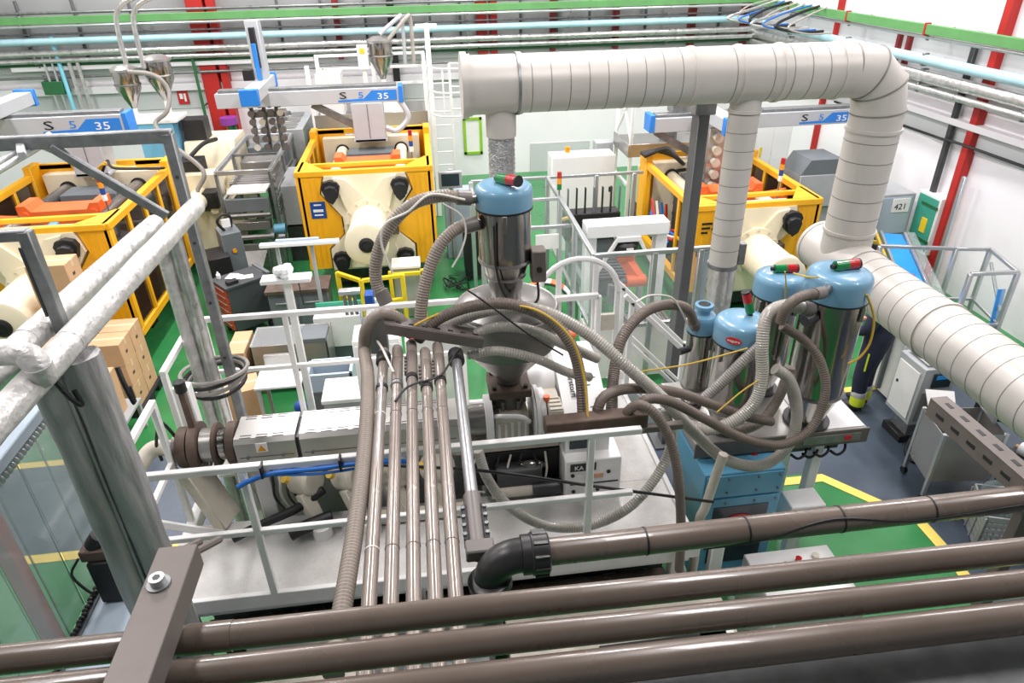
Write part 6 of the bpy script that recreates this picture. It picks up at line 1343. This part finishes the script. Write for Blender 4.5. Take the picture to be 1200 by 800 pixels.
MB().tube(spline([A_+S_*.1+V((0, 0, .1)), A_.lerp(B_, .5)+S_*.1+V((0, 0, .12)), B_+S_*.12+V((0, 0, .1)), B_+S_*.02+V((0, 0, .02))], 6), .02, 8).put('guide_rail', 'alu', t)
for k in range(4): p = A_.lerp(B_, .1+.22*k); MB().bar(p+V((.12, 0, .06)), p+V((.3, .0, .02)), .08, .04).put('cross_bar', 'black' if k % 2 else 'alu', t)
for k in (.1, .62): p = A_.lerp(B_, k); MB().bar((p.x, p.y, 0), (p.x, p.y, .97), .07, .07, up=(0, 1, 0)).put('leg', 'dark_steel', t)
MB().bar((6.05, 5.6, .62), (6.55, 5.5, .62), .04, .03).put('label_arm', 'alu', t); MB().cyl((6.5, 5.5, .6), (6.5, 5.5, .68), .08, n=14).put('label_reel', 'black', t); B(6.1, 6.4, 5.55, 5.75, .7, .85).put('label_unit', 'black', t)
t = thing('bin_trolley', 'stainless waste trolley on castors under the slotted strut', 'trolley', (5.35, 5.25, 0))
c0 = [(5.0, 5.0), (5.62, 4.92), (5.72, 5.38), (5.1, 5.46)]
for a, b in zip(c0, c0[1:]+c0[:1]): MB().quad((*a, .28), (*b, .28), (*b, .88), (*a, .88), .01).put('side_panel', 'brushed', t)
MB().add([(*p, .3) for p in c0], [(0, 1, 2, 3)]).put('floor_panel', 'slate', t)
for p in c0: MB().bar((*p, .08), (*p, .9), .04, .04, up=(0, 1, 0)).put('leg', 'alu', t); MB().cyl((p[0]-.02, p[1], .04), (p[0]+.02, p[1], .04), .04, n=10).put('castor', 'black', t)
MB().bar((5.1, 4.98, .94), (5.25, 4.96, .75), .07, .06).put('white_handle', 'white_clean', t)
t = thing('mesh_crate', 'grey perforated plastic crate lined with a clear bag', 'crate', (5.45, 4.4, 0))
k0 = [(5.1, 4.3), (5.75, 4.08), (5.95, 4.52), (5.3, 4.74)]
for a, b in zip(k0, k0[1:]+k0[:1]):
    a3, b3 = V((*a, 0)), V((*b, 0)); d = (b3-a3)
    for z in (.03, .12, .19, .26, .33, .4): MB().bar(a3+V((0, 0, z)), b3+V((0, 0, z)), .02, .035 if .03 < z < .4 else .06).put('wall_bar', 'grey_paint', t)
    n_ = 13
    for i in range(n_+1): p = a3+d*(i/n_); MB().bar(p, p+V((0, 0, .4)), .018 if i % 4 else .05, .02, up=(0, 1, 0)).put('wall_rib', 'grey_paint', t)
MB().add([(*p, .03) for p in k0], [(0, 1, 2, 3)]).put('crate_floor', 'slate', t)
mb = MB(); c_ = V((5.53, 4.41, .25)); random.seed(11); vs = []
for j, (z, s) in enumerate(((.3, .8), (.42, .98), (.5, 1.06), (.46, .98), (.34, .9))):
    for i in range(24):
        a = 2*PI*i/24; ex = V((.325*math.cos(a), .25*math.sin(a), 0)); ex = V((ex.x*.96+ex.y*.35, ex.y*.95-ex.x*.34, 0)); vs.append(V((5.53, 4.41, z+random.uniform(-.012, .012)))+ex*s*1.05)
mb.add(vs, [(j*24+i, j*24+(i+1) % 24, (j+1)*24+(i+1) % 24, (j+1)*24+i) for j in range(4) for i in range(24)])
mb.put('bag_liner', 'clear_sheet', t)
t = thing('roll_rack', 'low dark rack carrying two white film rolls behind the slotted strut', 'rack', (6.22, 4.88, 0))
B(5.95, 6.5, 4.6, 5.15, .06, .5).put('rack_body', 'trolley_grey', t)
for x in (6.0, 6.45):
    for y in (4.65, 5.1): B(x-.03, x+.03, y-.03, y+.03, 0, .08).put('foot', 'black', t)
for (a, b, lb) in (((6.0, 5.05, .565), (6.2, 4.6, .565), 'white film roll on the dark rack, nearer the stainless trolley'), ((6.2, 5.1, .565), (6.42, 4.65, .565), 'white film roll on the dark rack, nearer the wall')):
    r_ = thing('film_roll', lb, 'roll', (a[0], a[1], .5)); MB().cyl(a, b, .07, n=18).put('film', 'white_clean', r_); d_ = (V(b)-V(a)).normalized(); MB().cyl(V(a)-d_*.04, V(b)+d_*.04, .025, n=12).put('core_tube', 'cardboard', r_)
mb = MB(); mb.lathe([(.22, 0), (.26, .15), (.2, .3), (.06, .38)], (6.3, 4.33, 0), n=12); mb.put('plastic_bag', 'plastic_bag', label='bulging clear plastic bag beside the film rolls', cat='bag')
# low cabinets seen between the foreground pipes
t = thing('button_cabinet', 'low white cabinet with red and white buttons beneath the thick brown pipe', 'cabinet', (2.72, 3.6, 0))
B(2.38, 3.12, 3.25, 3.86, 0, .82).put('body', 'white_paint', t); MB().cyl((2.79, 3.72, .82), (2.79, 3.72, .86), .025, n=14).put('red_button', 'lamp_red', t); MB().cyl((2.95, 3.74, .82), (2.95, 3.74, .85), .03, n=14).put('white_button', 'cream_grey', t); MB().cyl((2.66, 3.68, .82), (2.66, 3.68, .86), .02, n=14).put('black_button', 'black', t)
t = thing('pump_unit', 'grey machine frame with a black bar below the platform edge', 'machine', (1.1, 2.9, 0))
B(.3, 1.9, 2.75, 3.36, 0, 1.1).put('body', 'cream_grey', t); B(.7, .76, 2.74, 2.76, .2, 1.06).put('rib', 'cream_grey', t); MB().bar((.9, 2.9, 1.13), (1.8, 2.9, 1.13), .08, .06).put('black_bar', 'black', t); MB().bar((.95, 2.76, .9), (1.15, 2.76, .9), .01, .02).put('slot', 'black', t)
B(1.6, 1.85, 2.8, 3.0, 1.1, 1.16).put('white_tag', 'paper', t); MB().tube(spline([(.33, 2.7, 1.16), (.4, 2.71, 1.19), (.5, 2.7, 1.16), (.62, 2.7, 1.1)], 6), .08, 12).put('foil_pipe', 'foil_pipe', t)
t = thing('pump_unit', 'dark machinery below the row of brown pipes', 'machine', (-.5, 2.9, 0))
B(-1.5, .2, 2.5, 3.36, 0, 1.1).put('body', 'dark_steel', t); B(-1.45, -.6, 2.6, 3.0, 1.1, 1.2).put('cover', 'cream_grey', t); MB().cyl((-.4, 2.85, 1.15), (.15, 2.85, 1.15), .12, n=18).put('drive', 'galv', t); MB().cyl((-1.45, 3.26, 1.2), (.2, 3.26, 1.2), .09, n=18).put('insulated_run', 'foil_pipe', t)
B(1.9, 2.0, 3.5, 3.56, 0, 1.45).put('stand_post', 'white_paint', label='slim white post beneath the falling brown hose', cat='post')
# ------------------------------------------------------------------ far back: cyclone receivers and mezzanine
def cyclone(x, y, z, r, h, lab):
    t = thing('cyclone_receiver', lab, 'hopper', (x, y, z-h))
    MB().lathe([(r*.25, -h*.55), (r*.3, -h*.5), (r, -h*.08), (r, h*.35)], (x, y, z), n=20).put('body', 'chrome', t); MB().lathe([(r*1.12, 0), (r*1.12, .04), (r*.6, .1), (.01, .11)], (x, y, z+h*.35), n=20).put('cap', 'brushed', t); MB().lathe([(r*1.05, 0), (r*1.08, .02), (r*1.05, .04)], (x, y, z), n=20).put('ring', 'steel', t)
    MB().cyl((x, y, z-h), (x, y, z-h*.5), r*.22, n=12).put('outlet', 'white_paint', t)
    return t
YQ = 14.6
a = at(150, 100, y=YQ); b = at(175, 92, y=YQ)
cyclone(a.x, YQ, a.z, .22, .75, 'stainless cyclone receiver on the blue cabinet, nearer the robot beam'); cyclone(b.x+.12, YQ+.25, b.z, .24, .8, 'stainless cyclone receiver on the blue cabinet with a hose around it')
t = thing('blue_cabinet', 'light blue dosing cabinet under the two cyclone receivers', 'cabinet', (b.x+.1, YQ, 0)); B(a.x+.05, b.x+.3, YQ-.3, YQ+.3, 0, 2.42).put('body', 'cab_blue', t); B(a.x-.12, b.x+.4, YQ-.32, YQ+.42, 2.42, 2.48).put('top', 'white_paint', t); B(b.x, b.x+.3, YQ-.31, YQ-.29, 1.6, 2.2).put('panel', 'lid_blue', t)
for k, (px, bx_) in enumerate(((135, 150), (155, 168))):
    q = [at(px+14, 80, y=YQ), at(px+2, 30, y=YQ), at(px+3, 12, y=YQ), at(px+12, 2, y=YQ), at(px+40, -10, y=YQ)]
    MB().tube(spline(q, 8), .045, 10).put('vacuum_pipe', 'foil_pipe', label=('curved steel vacuum pipe rising from the receiver nearer the robot beam', 'curved steel vacuum pipe rising from the receiver with the hose around it')[k], cat='pipe')
q = [at(150, 84, y=YQ-.2), at(180, 88, y=YQ-.3), at(197, 105, y=YQ-.3), at(196, 130, y=14.12), at(182, 146, y=14.05), at(203, 170, y=13.2), at(238, 200, y=12.85), V((-4.12, 12.75, 1.53))]
MB().tube(spline(q, 8), .04, 10).put('suction_hose', 'hose_grey', label='grey hose curving from the cyclone receivers down to the cream machine', cat='hose')
t = thing('mezzanine', 'white railed mezzanine with a stainless deck behind the centre robot', 'platform', (-.5, 15.5, 0))
m0, m1, my0, my1, mz = -2.2, .12, 15.0, 16.6, 2.2
B(m0, m1, my0, my1, mz-.05, mz).put('deck', 'brushed', t); B(m0, m1, my0-.04, my0, mz-.25, mz+.1).put('deck_edge', 'brushed', t)
for x in (m0, -1.0, m1):
    for y in ((my1,) if x == -1.0 else (my0, my1)): MB().bar((x, y, 0), (x, y, 3.25), .08, .08, up=(0, 1, 0)).put('post', 'white_paint', t)
for z in (3.22, 2.95, 2.6): MB().bar((m0, my1, z), (m1, my1, z), .06, .06).put('rail', 'white_paint', t)
for z in (3.22, 2.6): MB().bar((m1, my0, z), (m1, my1, z), .05, .05).put('rail', 'white_paint', t)
B(m0+.1, m0+.6, my0+.2, my0+.8, mz, 3.05).put('machine_box', 'white_paint', t)
MB().bar((m0+.05, my0+.9, mz), (m0+.3, my0+1.1, 3.0), .1, .3).put('chute', 'brushed', t)
a = at(446, 62, y=15.6); cyclone(a.x, 15.6, 3.3, .24, .8, 'stainless cyclone receiver on the railed mezzanine'); B(a.x-.3, a.x+.35, 15.35, 15.95, mz, 2.6).put('dosing_unit', 'white_paint', label='white dosing unit under the mezzanine cyclone receiver', cat='machine')
a2 = at(424, 55, y=15.4); t = thing('small_receiver', 'small white receiver with a yellow sticker on the mezzanine', 'hopper', (a2.x, 15.4, mz)); MB().cyl((a2.x, 15.4, mz), (a2.x, 15.4, 3.3), .05, n=10).put('stem', 'white_paint', t); MB().cyl((a2.x, 15.4, 3.1), (a2.x, 15.4, 3.55), .11, n=16).put('vessel', 'white_clean', t); B(a2.x-.05, a2.x+.05, 15.28, 15.295, 3.4, 3.5).put('sticker', 'safety_yellow', t)
for k, (px, lab) in enumerate(((470, 'grey vacuum hose looping from the roof to the mezzanine receiver'), (480, 'pale vacuum hose hanging beside the white ladder pole'))):
    q = [at(px-25, 40+6*k, y=15.5), at(px-5, 22, y=15.6), at(px, 20, y=15.7), at(px+3, 45, y=15.7), at(px+5, 75, y=15.7)]; MB().tube(spline(q, 8), .04, 8).put('vacuum_hose', 'robot_grey' if k == 0 else 'hose_clear', label=lab, cat='hose')
t = thing('caged_ladder', 'white caged ladder with a tall pole at the mezzanine end', 'ladder', (.4, 15.2, 0))
MB().bar((.22, 15.0, 0), (.22, 15.0, 3.95), .1, .12, up=(0, 1, 0)).put('pole', 'white_paint', t); MB().bar((0, 15.0, 3.9), (.42, 15.0, 3.9), .1, .08).put('head_plate', 'white_paint', t); MB().bar((.62, 15.0, 0), (.62, 15.0, 3.2), .05, .05, up=(0, 1, 0)).put('stile', 'white_paint', t)
for k in range(11): MB().cyl((.22, 15.0, .3+.28*k), (.62, 15.0, .3+.28*k), .016, n=8).put('rung', 'white_paint', t)
for z in (3.2, 2.75, 2.3):
    q = [V((.62+.0, 15.0, z)), V((.95, 14.9, z)), V((1.1, 14.6, z)), V((.85, 14.3, z)), V((.45, 14.3, z)), V((.22, 14.6, z)), V((.22, 15.0, z))]; MB().tube(spline(q, 6), .018, 6).put('hoop', 'white_paint', t)
for p in ((1.08, 14.6), (.85, 14.3), (.45, 14.3)): MB().bar((*p, 2.3), (*p, 3.2), .03, .02, up=(0, 1, 0)).put('cage_bar', 'white_paint', t)
# cable bundle in the far corner above the duct elbow
t = thing('cable_bundle', 'tangle of grey hoses and cables in the roof corner above the duct', 'cable', (6.9, 13.5, 3.4))
random.seed(21)
for k in range(9):
    q = [(8.1, 14.2+.3*k, 4.07), (7.7-.1*(k % 3), 14.1+.3*k, 3.95), (7.25-.12*(k % 4), 14.0+.3*k, 3.75), (7.7, 14.0+.3*k, 3.62), (8.2, 14.05+.3*k, 3.62)]
    MB().tube(spline(q, 7), .03 if k % 2 else .018, 7).put('cable_strand', ('hose_clear', 'cable_black', 'cable_blue', 'foil_pipe')[k % 4], t)
# ------------------------------------------------------------------ worker
def skin(name, pts, edges, m, parent, off, sub=2, root=0):
    me = bpy.data.meshes.new(name); me.from_pydata([tuple(V(p[:3])) for p in pts], edges, []); me.materials.append(MATS[m])
    o = bpy.data.objects.new(name, me); COL.objects.link(o); o.parent = parent; _reg(o, off)
    md = o.modifiers.new('skin', 'SKIN'); md.use_smooth_shade = True
    for i, p in enumerate(pts):
        r = p[3]; o.data.skin_vertices[0].data[i].radius = (r, p[4] if len(p) > 4 else r); o.data.skin_vertices[0].data[i].use_root = (i == root)
    o.modifiers.new('smooth', 'SUBSURF').levels = sub; o.modifiers['smooth'].render_levels = sub
    return o
# local frame: the worker faces -x, left hand at -y
W = thing('person', 'worker in dark navy coveralls with yellow reflective ankle bands, seen from behind', 'person', (5.3, 6.72, 0), math.radians(-50), local=True)
P_ = [(0, 0, .96, .1), (0, 0, 1.14, .1), (-.02, 0, 1.34, .1), (-.04, 0, 1.46, .06), (-.06, 0, 1.53, .05), (-.09, 0, 1.62, .075), (-.1, 0, 1.7, .07)]
E_ = [(0, 1), (1, 2), (2, 3), (3, 4), (4, 5), (5, 6)]
def limb(start, pts):
    k = start
    for p in pts: P_.append(p); E_.append((k, len(P_)-1)); k = len(P_)-1
    return k
for s in (-1, 1):
    limb(0, [(0, s*.1, .88, .08), (-.03, s*.1, .5, .055), (.0, s*.1, .1, .038), (-.1, s*.1, .045, .03)])
    w_ = limb(3, [(-.02, s*.18, 1.42, .055), (-.06, s*.24, 1.16, .042), (-.28, s*.16, 1.06, .03), (-.34, s*.14, 1.05, .026)])
    for q in range(4): limb(w_, [(-.4, s*.14+(q-1.5)*.02, 1.05, .009), (-.43-.008*(1.5-abs(q-1.5)), s*.14+(q-1.5)*.022, 1.035, .008)])
    limb(w_, [(-.36, s*.10, 1.045, .01), (-.39, s*.085, 1.035, .009)])
skin('body', P_, E_, 'skin', W, (0, 0, 0))
P_ = [(.02, 0, .97, .175, .2), (.02, 0, 1.14, .165, .19), (-.0, 0, 1.32, .16, .21), (-.03, 0, 1.45, .11, .14), (-.05, 0, 1.5, .07)]
E_ = [(0, 1), (1, 2), (2, 3), (3, 4)]
for s in (-1, 1):
    limb(0, [(.01, s*.1, .86, .13), (-.03, s*.105, .5, .1), (.0, s*.105, .12, .08)])
    limb(3, [(-.01, s*.23, 1.4, .09), (-.05, s*.29, 1.17, .078), (-.24, s*.18, 1.07, .05)])
skin('coverall', P_, E_, 'navy', W, (0, 0, 0))
for s in (-1, 1):
    MB().lathe([(.083, .1), (.086, .12), (.086, .2), (.083, .22)], (0, s*.105, 0), n=20).put('ankle_band', 'hivis', W); MB().lathe([(.084, .22), (.087, .23), (.087, .28), (.084, .29)], (-.005, s*.105, 0), n=20).put('reflective_band', 'reflect', W)
    MB().ball((-.06, s*.105, .05), .07, 14, (1.9, .75, .75)).put('shoe', 'black', W)
    B(.0, .02, s*.2-.01, s*.2+.01, .62, .86).put('side_stripe', 'hivis', W)
MB().ball((-.075, 0, 1.67), .1, 18, (1.05, .85, 1.1)).put('hair', 'hair', W)
for s in (-1, 1): MB().ball((-.17, s*.032, 1.66), .012, 8).put('eye', 'ink', W); MB().ball((-.08, s*.085, 1.63), .026, 10, (.8, .4, 1.2)).put('ear', 'skin', W)
MB().ball((-.185, 0, 1.63), .018, 10, (1, .8, 1.4)).put('nose', 'skin', W); MB().ball((-.172, 0, 1.585), .02, 10, (.4, 1.2, .35)).put('mouth', 'rusty', W)
W.scale = (1.05, 1.05, 1.05)
